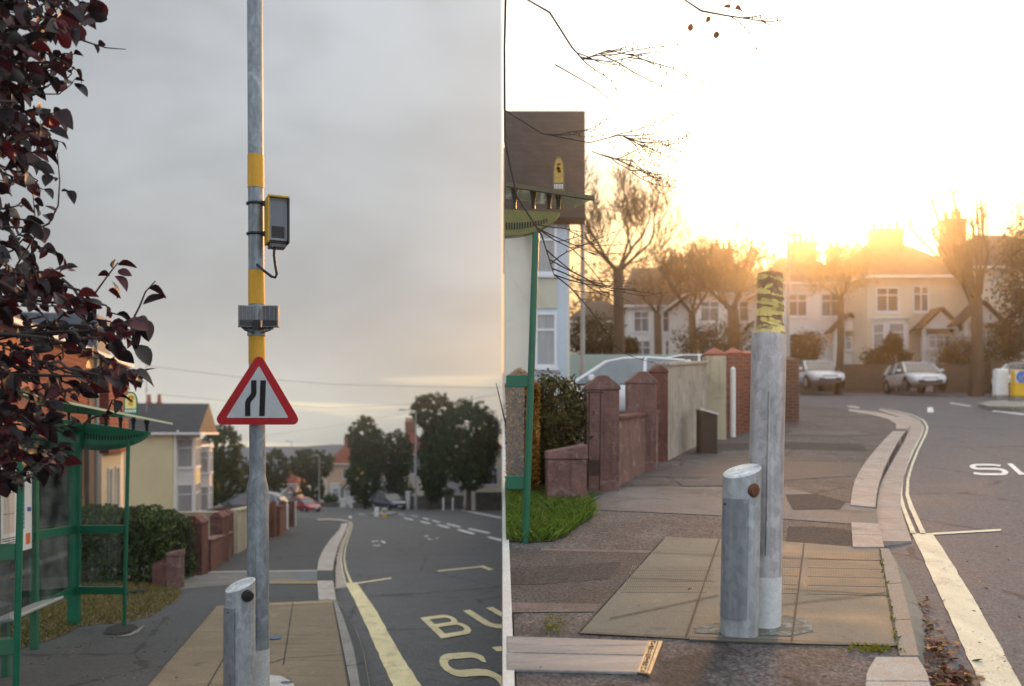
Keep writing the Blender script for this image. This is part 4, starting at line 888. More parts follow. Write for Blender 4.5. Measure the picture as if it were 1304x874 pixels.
def hedge_mesh(x0, x1, y0, y1, z0, z1, n, size, rs, zf=lambda y: 0, roundness=.15):
    mb = MB()
    for _ in range(n):
        f = rs.random(); u, v, w2 = rs.random(), rs.random(), rs.random()
        if f < .45: v = abs(rs.gauss(0, .05))
        elif f < .75: w2 = 1 - abs(rs.gauss(0, .05))
        elif f < .9: u = 1 - abs(rs.gauss(0, .05))
        else: u = abs(rs.gauss(0, .05))
        ed = roundness * (max(0, w2 - .7) / .3) ** 2; v2 = ed + v * (1 - 2 * ed); u2 = ed * .5 + u * (1 - ed)
        p = Vector((x0 + (x1 - x0) * u2, y0 + (y1 - y0) * v2, 0)); bumpy = .05 * math.sin(p.x * 9 + w2 * 7) + .04 * math.sin(p.x * 23 + w2 * 15 + 1)
        p.z = zf(p.y) + z0 + (z1 - z0) * w2 + bumpy * w2; p.y += bumpy * .7 + rs.gauss(0, .02); s = size * rs.uniform(.6, 1.3)
        nrm = Vector((rs.gauss(0, .8), rs.gauss(-.7, .7), rs.gauss(.6, .7))).normalized(); q = nrm.cross(Vector((rs.gauss(0, 1), rs.gauss(0, 1), rs.gauss(0, 1))))
        if q.length < .05: continue
        q.normalize(); t = nrm.cross(q); mb.add([p - q * s * .5, p + t * s * .3, p + q * s * .6 - nrm * s * .1, p - t * s * .3], [(0, 1, 2, 3)])
    return mb
hleaf = leaf_mat('hedge_leaf', [(0, (.012, .022, .006)), (.45, (.032, .056, .012)), (.8, (.06, .095, .02)), (1, (.13, .16, .035))], .55, .2, .3)
rs = random.Random(33)
h0 = GL(99, 743); hx1 = GL(228, 746)
hd = thing('hedge', 'clipped dark green privet hedge behind the glass end of the green shelter', 'hedge', zplane_l(-6.3, 14.7))
xL = (-60 - CX) / F * 14.5; xR = (224 - CX) / F * 14.4
obj('foliage', hedge_mesh(xL, xR, 14.15, 15.5, .02, 1.22, 15000, .062, rs, zl), hleaf, hd, recalc=False)
mb = MB()
for i in range(160):
    x = rs.uniform(xL + .05, xR - .08); y = rs.uniform(14.35, 15.3); b = zplane_l(x, y); mb.tube([b - UP * .05, b + Vector((rs.gauss(0, .05), rs.gauss(0, .05), .5)), b + Vector((rs.gauss(0, .12), rs.gauss(0, .1), 1.1))], [.014, .010, .004], 5)
mb.hexa([zplane_l(xL, 14.5) + UP * .25, zplane_l(xR - .2, 14.5) + UP * .25, zplane_l(xR - .2, 15.3) + UP * .25, zplane_l(xL, 15.3) + UP * .25, zplane_l(xL, 14.55) + UP * 1.02, zplane_l(xR - .2, 14.55) + UP * 1.02, zplane_l(xR - .2, 15.2) + UP * 1.02, zplane_l(xL, 15.2) + UP * 1.02])  # unseen dark core box added inside the hedge to block see-through
obj('branches', mb, M('hedge_wood', (.03, .024, .018), .9, .4, 20), hd)
# verge grass
def grass(name, px, g, n, h, wd, mat, soilm, label, seed, lean=.5, clip=None):
    P = [g(*p) for p in px]; flatp = [(p.x, p.y) for p in P]; rs = random.Random(seed)
    struct(obj('ground', MB().poly([p + UP * .006 for p in P]), soilm))
    xs = [p[0] for p in flatp]; ys = [p[1] for p in flatp]; mb = MB(); k = 0; zf = zplane_l if g is GL else zplane_r
    while k < n:
        x, y = rs.uniform(min(xs), max(xs)), rs.uniform(min(ys), max(ys))
        if not in_poly(x, y, flatp): continue
        k += 1; p = zf(x, y) + UP * .004; a = rs.uniform(0, 6.28); hh = h * rs.uniform(.35, 1.25); d = Vector((math.cos(a), math.sin(a), 0)) * wd; l = Vector((rs.gauss(0, lean), rs.gauss(0, lean), 0)) * hh
        mb.add([p - d, p + d, p + l * .45 + UP * hh * .65 + d * .6, p + l + UP * hh], [(0, 1, 2, 3)])
    return tag(stuff(obj(name, mb, mat, recalc=False, clip=clip)), label, 'grass')
dryg = leaf_mat('dry_grass', [(0, (.07, .085, .02)), (.35, (.12, .12, .035)), (.7, (.20, .15, .06)), (1, (.30, .22, .10))], .8, .2, .2)
grass('grass', [(-40, 845), (5, 836), (21, 828), (60, 817), (88, 806), (97, 799), (130, 795), (158, 793.5), (193, 785), (215, 771), (229, 763), (229, 749), (196, 745), (99, 741), (-40, 741)], GL, 15000, .055, .006, dryg,
      M('verge_soil_dry', (.13, .10, .055), .95, .4, 3, .3, 50, .4), 'dry yellowing grass verge between the shelter and the hedge', 8, .7)
mb = MB()
for i in range(26):
    x = 112 + i * 2.6; y = 758 + rs.gauss(0, 1.2) + abs(i - 13) * -.1; p = GL(x, y) + UP * .02; a = rs.uniform(-.4, .4); mb.tube([p, p + Vector((.06, .02, .02)), p + Vector((.12, rs.gauss(0, .03), .01))], [.012, .02, .006], 6)
tag(obj('cloth_scrap', mb, M('dark_blue_cloth', (.012, .014, .022), .8, .3)), 'crumpled dark blue scrap lying on the dry grass', 'scrap')
# patch of fresh asphalt and dust under the thin shelter post
flat('pavement', [(132, 808), (137, 799), (150, 795.5), (170, 796), (176, 800), (166, 806), (150, 809)], M('fresh_patch', (.02, .021, .023), .85, .3, 4, .3, 90, .5), up=.008)
flat('pavement', [(148, 812), (166, 807.5), (180, 799), (186, 795), (178, 805), (164, 811)], M('dust_patch', (.20, .19, .175), .9, .4, 4, .4, 60, .4), up=.007)
mb = MB()
for _ in range(120): 
    u = rs.random(); x, y = (40 + 180 * u, 845 - 60 * u) if rs.random() < .5 else (rs.uniform(20, 270), rs.uniform(770, 870)); p = GL(x + rs.gauss(0, 6), y + rs.gauss(0, 3)) + UP * .004; s = rs.uniform(.004, .014); mb.box(p, s * 1.6, s, s * .5, rs.uniform(0, 3))
tag(stuff(obj('litter', mb, leaf_mat('grit_bits', [(0, (.10, .08, .06)), (.8, (.25, .2, .13)), (1, (.5, .48, .44))]))), 'small bits of grit and dry leaf scattered on the dark pavement', 'grit')
# ------------------------------------------------------------------ garden walls and gate piers
red_r = M('red_render', (.135, .056, .045), .9, .45, 3.5, .3, 70, .6, col2=(.21, .13, .11), streak=.6)
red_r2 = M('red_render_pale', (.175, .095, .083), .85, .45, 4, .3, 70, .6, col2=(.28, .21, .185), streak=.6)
red_brick = brick_mat('red_brick', (.26, .075, .045), (.20, .055, .035), (.20, .15, .12))
dark_brick = brick_mat('dark_brick', (.13, .055, .04), (.10, .045, .035), (.16, .13, .11))
cream_r = M('cream_render_wall', (.46, .41, .29), .85, .22, 1.5, .1, 60, .2, col2=(.36, .31, .22), streak=.6)
stone_w = brick_mat('grey_stone_wall', (.13, .125, .115), (.09, .085, .08), (.15, .14, .125), .35, .16, .02, var=.5)
def pier(label, px0, px1, ybase, ytop, g, mat, cap='gable', capm=None, depth=None, zf=zl, group=None, clip=None, name='gate_pier'):
    c = g((px0 + px1) / 2, ybase); d = c.y; w_ = (px1 - px0) / F * d; h = (ybase - ytop) / F * d; D_ = depth or w_; c = c + Vector((0, D_ / 2, 0))
    t = thing(name, label, 'pier', c, group=group); ch = min(h * .25, w_ * .45)
    obj('shaft', MB().box(c - UP * .15, w_, D_, h - ch + .15), mat, t, bevel=.012)
    z = c + UP * (h - ch); a, b = w_ / 2 + .012, D_ / 2 + .012; mb = MB()
    if cap == 'flat': mb.hexa([z + Vector(v) for v in ((-a, -b, 0), (a, -b, 0), (a, b, 0), (-a, b, 0), (-a * .97, -b * .97, ch * .5), (a * .97, -b * .97, ch), (a * .97, b * .97, ch), (-a * .97, b * .97, ch * .5))])
    elif cap == 'gable':                              # ridge running away from the viewer, chamfered shoulders
        pr = [(-a, 0), (a, 0), (a, ch * .25), (a * .25, ch), (-a * .25, ch), (-a, ch * .25)]
        mb.prism([z + Vector((x, -b, y)) for x, y in pr], (0, 2 * b, 0))
    else:
        mb.add([z + Vector(v) for v in ((-a, -b, 0), (a, -b, 0), (a, b, 0), (-a, b, 0), (-a, -b, ch * .2), (a, -b, ch * .2), (a, b, ch * .2), (-a, b, ch * .2), (0, 0, ch))], [(3, 2, 1, 0), (0, 1, 5, 4), (1, 2, 6, 5), (2, 3, 7, 6), (3, 0, 4, 7), (4, 5, 8), (5, 6, 8), (6, 7, 8), (7, 4, 8)])
    obj('cap', mb, capm or mat, t, bevel=.012); return t
def wall(label, name, a, b, mat, th=.2, zdrop=.3, cope=None, copem=None, cat='wall', clip=None, group=None):
    """a, b: (bottom point, top point) pairs"""
    (a0, a1), (b0, b1) = a, b; d = (b0 - a0); s = Vector((-d.y, d.x, 0)).normalized() * th; dz = UP * zdrop
    if s.y < 0: s = -s
    t = thing(name, label, cat, (a0 + b0) / 2, group=group)
    obj('wall_body', MB().hexa([a0 - dz, b0 - dz, b0 - dz + s, a0 - dz + s, a1, b1, b1 + s, a1 + s]), mat, t, clip=clip)
    if cope:
        e = s.normalized() * .03; obj('coping', MB().hexa([a1 - e, b1 - e, b1 + s + e, a1 + s + e, a1 - e + UP * cope, b1 - e + UP * cope, b1 + s + e + UP * cope, a1 + s + e + UP * cope]), copem or mat, t, bevel=.008, clip=clip)
    return t
def gp(px, yb, yt, g): b = g(px, yb); return b, PT(px, yt, b.y)
GR1 = 'red rendered gate piers and walls along the lower pavement'
pier('short red pier end of the hedge wall on the lower pavement', 212, 229, 750, 701, GL, red_r2, 'flat', group=GR1)
wall('low dark red wall stub under the hedge end by the shelter', 'garden_wall', gp(194, 747, 718, GL), gp(212, 748, 710, GL), red_r, .25)
pier('nearest tall red gate pier with a chamfered top behind the iron gate', 232, 257, 733, 657, GL, red_r, group=GR1)
wall('low red wall between the two tall red gate piers by the cream wall', 'garden_wall', gp(256, 729, 690, GL), gp(286, 708, 679, GL), red_r, .18, cope=.04, copem=red_r2)
pier('second tall red gate pier standing against the cream wall', 267, 283, 717, 653, GL, red_r, group=GR1, depth=.5)
pier('third red gate pier joined to the start of the cream wall', 280, 293, 707, 650, GL, red_r, group=GR1, depth=.3)
wall('cream rendered wall running along the pavement behind the lamp post', 'garden_wall', gp(292, 705, 652, GL), gp(345, 678, 641, GL), cream_r, .2, cope=.06)
mb = MB(); b0 = GL(301, 699)
wall('cream front wall below the yellow house', 'garden_wall', (zplane_l(-16.5, 27), PT(100, 656, 27)), (zplane_l(-8.6, 27), PT(289, 654, 27)), cream_r, .2, cope=.06)
pier('slim pale pilaster on the cream wall behind the lamp post', 302, 309, 700, 648, GL, cream_r, 'flat', depth=.1)
GR2 = 'brick gate piers further down the lower pavement'
pier('brick pier with red cap just right of the lamp post base', 343, 350, 684, 637, GL, red_brick, 'pyr', red_r, group=GR2)
wall('red brick garden wall with sloping coping right of the lamp post', 'garden_wall', gp(349, 683, 648, GL), gp(357, 678, 646, GL), red_brick, .2, cope=.08, copem=red_r)
pier('second brick pier with red cap beyond the sloping brick wall', 355, 363, 678, 637, GL, red_brick, 'pyr', red_r, group=GR2)
pier('narrow white gatepost between two brick piers', 363, 366.5, 674, 642, GL, white_p, 'pyr', group=GR2)
pier('dark brick pier before the narrow white gatepost end of the pavement', 366.5, 374, 671, 636, GL, dark_brick, 'pyr', dark_brick, group=GR2)
pier('last slim pale banded pier at the corner of the pavement', 373.5, 376.5, 670, 638, GL, white_p, 'pyr', group=GR2)
# iron gate
ga = thing('iron_gate', 'open dark iron gate against the nearest tall red pier', 'gate', GL(231, 738))
mb = MB(); dg = GL(231, 738).y
for x in (230.5, 233.5, 237, 240.5): mb.tube([PT(x, 737 - (x - 230) * .35, dg), PT(x, 673 - (x - 230) * .3, dg)], .011, 6)
obj('bars', mb, blackm, ga)
mb = MB()
for y in (677, 731): mb.bar(PT(229.5, y, dg), PT(242, y - 3, dg), .02, .03)
obj('frame', mb, blackm, ga); obj('lock', MB().box(PT(236, 722, dg - .02), .05, .03, .09), blackm, ga)
# far walls and posts on the lower road
GW = 'stone garden walls at the far end of the lower road'
def lw(label, x0, x1, yt, yb, d, mat=stone_w, clip=None): return wall(label, 'garden_wall', (PT(x0, yb, d), PT(x0, yt, d)), (PT(x1, yb, d), PT(x1, yt, d)), mat, .3, .8, group=GW, clip=clip)
lw('dark stone garden wall in front of the orange house', 400, 434, 640, 652, 98); lw('low dark stone wall left of the tall oval tree', 449, 472, 640, 650, 92)
lw('stone garden wall between the pale gatepost and the top heavy tree', 521, 562, 632, 647, 84); lw('stone garden wall between the two right hand trees', 562, 590, 631, 645, 86); lw('dark stone wall at the right end of the lower road', 604, 640, 627, 645, 80, clip='L')
GPp = 'pale gateposts at the far end of the lower road'
for lb, x, w_, yt, yb, d in (('left pale gatepost in front of the orange house', 436.5, 6, 635, 650, 96), ('right pale gatepost beside the tall oval tree', 447.5, 3, 636, 650, 96), ('capped pale gatepost behind the dark blue car', 519.5, 5, 626, 648, 84), ('pale blue gatepost beside the broad dome shaped tree', 603, 4.5, 621, 645, 79)):
    b = PT(x, yb, d); t = thing('gatepost', lb, 'gatepost', b, group=GPp); wd = w_ / F * d; hh = (yb - yt) / F * d
    obj('shaft', MB().box(b - UP * .5, wd, wd, hh + .35), white_p, t); obj('cap', MB().box(b + UP * (hh - .15), wd * 1.3, wd * 1.3, .15), white_p, t)
for lb, x in (('left white roadside marker post under the broad tree', 564.5), ('right white roadside marker post under the broad tree', 576.5)):
    b = PT(x, 648.6, 79); t = thing('marker_post', lb, 'post', b, group='white marker posts on the lower road'); obj('shaft', MB().box(b - UP * .3, .18, .14, 1.25), white_p, t); obj('cap', MB().box(b + UP * .95, .2, .16, .09, top=.6), white_p, t)
# traffic island with keep left bollards
def island(px, g, off, label):
    P = [g(x, y, off) for x, y in px]; return struct(obj('kerb', MB().prism(P, UP * .13), kerb_bus))
island([(471, 656.5), (477, 654.6), (497, 653.6), (506, 654.6), (500, 656.6), (486, 657.4)], GL, OFF, '')
bl_y = M('bollard_yellow', (.75, .44, .01), .45, .08, 4); bl_b = M('bollard_blue', (.03, .16, .50), .4, .08, 4)
def isl_bollard(label, x, d, base_z, hgt, wd, yellow, grp):
    b = Vector(((x - CX) / F * d, d, base_z)); t = thing('traffic_bollard', label, 'bollard', b, group=grp)
    obj('plinth', MB().box(b, wd * 1.05, wd * .8, hgt * .12), kerb_bus, t); obj('body', MB().box(b + UP * hgt * .12, wd, wd * .6, hgt * .86, top=.92), bl_y if yellow else white_p, t, bevel=wd * .12)
    if yellow:
        c = b + UP * hgt * .76 + Vector((0, -wd * .31, 0)); obj('blue_disc', MB().tube([c, c - Vector((0, .012, 0))], wd * .40, 24), bl_b, t)
        obj('disc_band', MB().box(b + UP * hgt * .58 + Vector((0, -wd * .30, 0)), wd * .9, .012, hgt * .36), white_p, t)
        q = c - Vector((0, .016, 0)); mb = MB(); mb.bar(q + Vector((wd * .2, 0, wd * .2)), q + Vector((-wd * .16, 0, -wd * .16)), .006, wd * .10, up=Vector((0, 1, 0))); mb.bar(q + Vector((-wd * .2, 0, -wd * .22)), q + Vector((-wd * .2, 0, wd * .1)), .006, wd * .09, up=Vector((0, 1, 0))); mb.bar(q + Vector((-wd * .2, 0, -wd * .2)), q + Vector((wd * .1, 0, -wd * .2)), .006, wd * .09, up=Vector((0, 1, 0))); obj('arrow', mb, white_p, t)
    return t
isl_bollard('plain white bollard on the lower road island', 479.5, 58, GL(479.5, 655.5, OFF).z + .1, .95, .30, False, 'bollards on the lower traffic island')
isl_bollard('yellow keep left bollard with blue arrow disc on the lower road island', 489.5, 58, GL(489, 655.5, OFF).z + .1, .90, .31, True, 'bollards on the lower traffic island')

# ------------------------------------------------------------------ street lamps and wires
lampg = M('lamp_grey', (.30, .31, .31), .5, .15, 4)
def street_lamp(label, x, ybase, ytop, d, arm, zbase, r=.07, grp=None, pale=False, dirx=-1):
    b = PT(x, ybase, d); b.z = zbase; top = PT(x, ytop, d); t = thing('street_lamp', label, 'street lamp', b, group=grp)
    obj('column', MB().tube([b - UP * .2, b + UP * 1.2, b + UP * 1.3, top], [r * 1.4, r * 1.4, r, r * .75], 10), lampg, t, smooth=40)
    e = top + Vector((dirx * arm, 0, .12)); mb = MB().tube([top, top + Vector((dirx * arm * .4, 0, .1)), e], [r * .6, r * .5, r * .5], 8)
    obj('arm', mb, lampg, t, smooth=40); obj('lantern', MB().hexa([e + Vector(v) for v in ((-.4 , -.12, -.08), (.2, -.09, -.08), (.2, .09, -.08), (-.4, .12, -.08), (-.36, -.1, .06), (.2, -.07, .05), (.2, .07, .05), (-.36, .1, .06))]), lampg, t, bevel=.03); return t
GSL = 'street lamps along the lower road'
street_lamp('thin pale street lamp in front of the dark tree beside the yellow house', 258, 655, 575, 62, .15, zl(62), .065, GSL)
street_lamp('short street lamp before the round headed tree', 406.5, 645, 581, 98, .3, zl(98), .07, GSL)
street_lamp('tall street lamp with a long arm between the two right hand trees', 529.5, 648.5, 523.5, 80, 1.2, zl(80), .09, GSL)
street_lamp('slender far street lamp against the distant moor', 371.5, 640, 563, 135, .6, zl(135), .08, GSL)
mb = None
for lb, pts in (('upper overhead wire crossing the grey sky behind the warning sign', [(186, 466, 46), (300, 480, 48), (430, 490, 50), (560, 493, 52), (639, 494, 53)]), ('thin sagging overhead wire nearer the far trees', [(200, 502, 52), (300, 512, 56), (420, 520, 60), (560, 513, 64), (639, 503, 66)]), ('faint low overhead wire above the orange house', [(330, 556, 90), (430, 542, 90), (530, 524, 90), (639, 500, 92)])):
    tag(obj('overhead_wire', MB().tube([PT(*p) for p in pts], .010, 5), M('wire_black', (.05, .05, .05), .6, .1), clip='L'), lb, 'wire', 'overhead wires')

# ------------------------------------------------------------------ houses
slate = brick_mat('slate_roof', (.045, .048, .055), (.032, .034, .04), (.015, .015, .017), .30, .20, .010, .75, .4, .35)
slate_b = brick_mat('brown_tile_roof', (.085, .058, .045), (.06, .043, .036), (.025, .02, .018), .26, .20, .012, .85, .5, .4)
red_tile = brick_mat('red_tile_roof', (.26, .065, .035), (.20, .05, .03), (.06, .025, .02), .26, .24, .015, .85, .5, .35)
yel_wall = M('yellow_render', (.66, .59, .36), .85, .10, .6, .05, 60, .15, streak=.08)
cream_wall = M('cream_render', (.60, .54, .44), .85, .12, .6, .05, 60, .15)
peach_wall = M('peach_render', (.52, .36, .24), .85, .12, .6, .05, 60, .15)
white_wall = M('white_render', (.66, .65, .63), .8, .10, .6, .05, 60, .1)
pot = M('chimney_pot', (.36, .10, .045), .8, .2, 8)
def win(par, P0, U, V, N, nc=2, nr=2, paneM=None, fw=.07, name='window'):
    """window on a face: P0 lower corner, U across, V up (vectors), N outward unit; local space"""
    wl, hl = U.length, V.length; u = U.normalized(); v = V.normalized(); mb = MB()
    def q(a0, a1, b0, b1, n0, n1): return [P0 + u * a0 + v * b0 + N * n0, P0 + u * a1 + v * b0 + N * n0, P0 + u * a1 + v * b0 + N * n1, P0 + u * a0 + v * b0 + N * n1, P0 + u * a0 + v * b1 + N * n0, P0 + u * a1 + v * b1 + N * n0, P0 + u * a1 + v * b1 + N * n1, P0 + u * a0 + v * b1 + N * n1]
    mb.hexa(q(0, fw, 0, hl, -.02, .06)); mb.hexa(q(wl - fw, wl, 0, hl, -.02, .06)); mb.hexa(q(fw, wl - fw, 0, fw, -.02, .06)); mb.hexa(q(fw, wl - fw, hl - fw, hl, -.02, .06))
    for i in range(1, nc): x = wl * i / nc; mb.hexa(q(x - fw * .4, x + fw * .4, fw, hl - fw, -.015, .055))
    if nr > 1: y = hl * .68; mb.hexa(q(fw, wl - fw, y - fw * .4, y + fw * .4, -.012, .05))
    mb.hexa(q(-.05, wl + .05, -.08, -.002, -.02, .10))
    f = obj(name, mb, upvc, par, local=True); obj('pane', MB().hexa(q(fw * .5, wl - fw * .5, fw * .5, hl - fw * .5, -.03, .02)), paneM or pane, f, local=True); return f
def V3(*a): return Vector(a)
def house(label, loc, rz, w_, D_, he, hr, wm, rm, roof='hip', wins=(), bays=(), chims=(), porch=(), group=None, cat='house', name='house', inset=None, over=.35, down=2.5, gut=True):
    t = thing(name, label, cat, loc, rz, group)
    obj('wall', MB().hexa([V3(0, 0, -down), V3(w_, 0, -down), V3(w_, D_, -down), V3(0, D_, -down), V3(0, 0, he), V3(w_, 0, he), V3(w_, D_, he), V3(0, D_, he)]), wm, t, local=True)
    a = over; e = [V3(-a, -a, he), V3(w_ + a, -a, he), V3(w_ + a, D_ + a, he), V3(-a, D_ + a, he)]; ins = (D_ / 2 + a if inset is None else inset) if roof == 'hip' else 0.0
    r0, r1 = V3(-a + ins, D_ / 2, hr), V3(w_ + a - ins, D_ / 2, hr)
    if w_ + 2 * a - 2 * ins < .2: r0 = V3(w_ / 2 - .1, D_ / 2, hr); r1 = V3(w_ / 2 + .1, D_ / 2, hr)
    if roof == 'cross': r0, r1 = V3(w_ / 2, -1.45, hr), V3(w_ / 2, D_ + a, hr); e[0].y = e[1].y = -1.45
    eb = [p - UP * .10 for p in e]
    rf = obj('roof', MB().add(e + [r0, r1] + eb, ([(0, 4, 5, 3), (1, 2, 5, 4), (0, 1, 4), (2, 3, 5)] if roof == 'cross' else [(0, 1, 5, 4), (1, 2, 5), (2, 3, 4, 5), (3, 0, 4)]) + [(0, 6, 7, 1), (1, 7, 8, 2), (2, 8, 9, 3), (3, 9, 6, 0), (6, 9, 8, 7)]), rm, t, local=True)
    mb = MB(); mb.bar(e[0] + V3(0, -.05, -.06), e[1] + V3(0, -.05, -.06), .11, .13); mb.bar(e[0] + V3(-.05, 0, -.06), e[3] + V3(-.05, 0, -.06), .11, .13); mb.bar(e[1] + V3(.05, 0, -.06), e[2] + V3(.05, 0, -.06), .11, .13); gut and obj('gutter', mb, white_p, t, local=True)
    for (face, x, z, ww, hh, nc, nr) in wins:
        if face == 'f': win(t, V3(x, 0, z), V3(ww, 0, 0), V3(0, 0, hh), V3(0, -1, 0), nc, nr)
        elif face == 's': win(t, V3(0, x, z), V3(0, ww, 0), V3(0, 0, hh), V3(-1, 0, 0), nc, nr)
        elif face == 'e': win(t, V3(w_, x, z), V3(0, ww, 0), V3(0, 0, hh), V3(1, 0, 0), nc, nr)
        elif face == 'd':
            dr = obj('door', MB().box(V3(x + ww / 2, -.03, z), ww, .06, hh), M('door_dark', (.05, .03, .025), .5, .3, 3), t, local=True); obj('handle', MB().box(V3(x + ww * .8, -.09, z + hh * .5), .05, .05, .12), galv, dr, local=True)
    for (x, wb, dp, z0, z1, bm, levels) in bays:     # canted bay: splayed sides
        k = dp * .55; P = [V3(x, .0, 0), V3(x + k, -dp, 0), V3(x + wb - k, -dp, 0), V3(x + wb, 0, 0)]
        bo = obj('bay', MB().prism([p + UP * z0 for p in P], UP * (z1 - z0)), bm, t, local=True)
        obj('bay_roof', MB().prism([V3(x - .1, 0, z1), V3(x + k - .05, -dp - .12, z1), V3(x + wb - k + .05, -dp - .12, z1), V3(x + wb + .1, 0, z1)], UP * .12), white_p, bo, local=True)
        for (zz, hh) in levels:
            for p, q in ((P[0], P[1]), (P[1], P[2]), (P[2], P[3])):
                d = q - p; n = V3(d.y, -d.x, 0).normalized(); m = .08 * d; win(bo, p + m + UP * zz, d * .84, V3(0, 0, hh), n, 1 if d.length < 1.3 else 2, 2, paneM=curtain)
    for (x, y, ww, dd_, z0, z1, np_) in chims:
        cm = obj('chimney', MB().box(V3(x, y, z0), ww, dd_, z1 - z0).box(V3(x, y, z1 - .25), ww + .12, dd_ + .12, .14), red_brick if rm is not slate_b else dark_brick, rf, local=True)
        mb = MB()
        for i in range(np_): px = x - ww / 2 + ww * (i + .5) / np_; mb.tube([V3(px, y, z1), V3(px, y, z1 + .5)], [.13, .10], 10)
        obj('chimney_pot', mb, pot, rf, local=True)
    for (x, wp, dp, hp, pm, prm) in porch:           # gabled porch: posts, white gable, tiled roof
        po_ = obj('porch', MB().box(V3(x + .1, -dp + .1, -down), .18, .18, hp + down).box(V3(x + wp - .1, -dp + .1, -down), .18, .18, hp + down).prism([V3(x, -dp, hp), V3(x + wp, -dp, hp), V3(x + wp / 2, -dp, hp + wp * .48)], (0, .12, 0)).box(V3(x + wp / 2, -dp / 2, -down), wp - .5, dp - .4, hp + down - .4), pm, t, local=True)
        g = .2; mb = MB(); ap = V3(x + wp / 2, -dp - .2, hp + wp * .48 + .16)
        for s, xe in ((-1, x - g), (1, x + wp + g)):
            lo = V3(xe, -dp - .2, hp - .08); mb.hexa([lo, ap, ap + V3(0, dp + .2, 0), lo + V3(0, dp + .2, 0), lo + UP * .1, ap + UP * .1, ap + V3(0, dp + .2, .1), lo + V3(0, dp + .2, .1)])
        obj('porch_roof', mb, prm, t, local=True); win(po_, V3(x + .35, -dp + .18, .9), V3(wp - .7, 0, 0), V3(0, 0, hp - 1.2), V3(0, -1, 0), 3, 2, paneM=curtain)
    return t
TH = R(102.8)
# yellow house: its side wall faces us, its front with the white bay faces the road
yh = house('pale yellow end house with dark slate roof and white bay windows beyond the shelter', Vector(((220.5 - CX) / F * 50, 50, zl(50) - .1)), TH, 10.2, 9.0, 5.1, 6.95, yel_wall, slate, chims=[(5.6, 3.6, .6, 1.5, 5.6, 7.0, 0), (5.1, 1.55, .4, .4, 6.5, 7.0, 1), (5.1, 2.15, .4, .4, 6.5, 7.0, 1)],
    bays=[(.7, 4.2, 1.0, -2, 5.0, white_wall, [(3.0, 1.75), (.15, 1.9)])], wins=[('f', 6.2, 3.0, 1.3, 1.6, 2, 2), ('f', 6.2, .3, 1.3, 1.8, 2, 2)], over=.3, roof='cross') ; 
mb = MB().box(V3(2.8, -1.0, 2.05), 2.4, .08, .75); obj('bay_panel', mb, yel_wall, yh, local=True)
obj('drainpipe', MB().tube([V3(-.08, -.12, -2), V3(-.08, -.12, 5.0)], .06, 8).tube([V3(-.08, -.12, 5.0), V3(-.15, -.3, 5.2)], .06, 8), white_p, yh, local=True, smooth=50)
# dark roof slope facing us: the rear wing of the yellow house
def wing():
    x0, x1 = (150 - CX) / F * 50.3, (222.5 - CX) / F * 50.3
    a = [PT(158, 556, 49.6), PT(226, 550.5, 49.6), PT(254, 515, 52.6), PT(187, 515.5, 52.6)]
    k = V3(0, .05, -.14)
    o = obj('roof', MB().hexa([p + k for p in a] + a), slate, yh); 
    obj('gutter', MB().bar(a[0] + V3(0, -.06, -.08), a[1] + V3(0, -.06, -.08), .12, .14), white_p, yh)
# (kept off: the hip below does this)
blh = house('light blue and white house behind the yellow house', Vector(((247 - CX) / F * 60.5, 60.6, zl(60) - .2)), TH, 8, 8, 5.0, 7.0, M('pale_blue_render', (.42, .50, .58), .8, .1, 1), slate, 'hip', bays=[(.4, 3.0, .9, -2, 4.8, white_wall, [(3.0, 1.6), (.3, 1.8)])], wins=[('f', 4.5, 3.0, 1.2, 1.5, 2, 2)])
# red tile-hung house beside the shelter
tileh = brick_mat('tile_hanging_red', (.22, .05, .04), (.17, .04, .034), (.06, .02, .018), .9, .17, .02, .8, .9, .3)
terra = M('terracotta_render', (.42, .16, .11), .85, .15, 1.2, .08, 60, .15)
rh0 = Vector((-19 + .227 * (50 - 21), 21, zl(21) - .1))
rhh = house('terracotta house with red tile-hung upper floor behind the shelter', rh0, TH, 15.0, 9.0, 5.9, 8.2, terra, slate_b, 'hip', over=.35,
    wins=[('f', 8.2, 3.4, .6, 1.6, 1, 2), ('f', 10.2, 3.5, .55, 1.7, 1, 2), ('f', 11.4, 3.5, .55, 1.7, 1, 2), ('d', 7.9, -1.4, 1.0, 2.3, 1, 1)])
obj('tile_hanging', MB().box(V3(6.2, -.05, 2.75), 5.6, .16, 3.0).box(V3(12.6, -.2, 2.3), 3.6, .45, 3.4), tileh, rhh, local=True)
obj('wall_strip', MB().box(V3(9.35, -.06, -2), .7, .2, 7.8), M('brown_pebbledash', (.12, .095, .085), .9, .3, 10), rhh, local=True)
obj('drainpipe', MB().tube([V3(9.9, -.2, -2), V3(9.9, -.2, 5.7)], .075, 8), lampg, rhh, local=True, smooth=50)
obj('front_panel', MB().box(V3(12.6, -.08, -2), 3.9, .24, 4.3), cream_wall, rhh, local=True)
for x in (11.6, 12.9): win(rhh, V3(x, -.2, .0), V3(.7, 0, 0), V3(0, 0, 1.75), V3(0, -1, 0), 1, 1, paneM=curtain)
dm = obj('dormer', MB().box(V3(13.4, 1.8, 5.6), 2.2, 3.0, 2.0), M('blue_grey_slate_hang', (.10, .12, .15), .7, .25, 4, stretch=(1, 1, 6)), rhh, local=True)
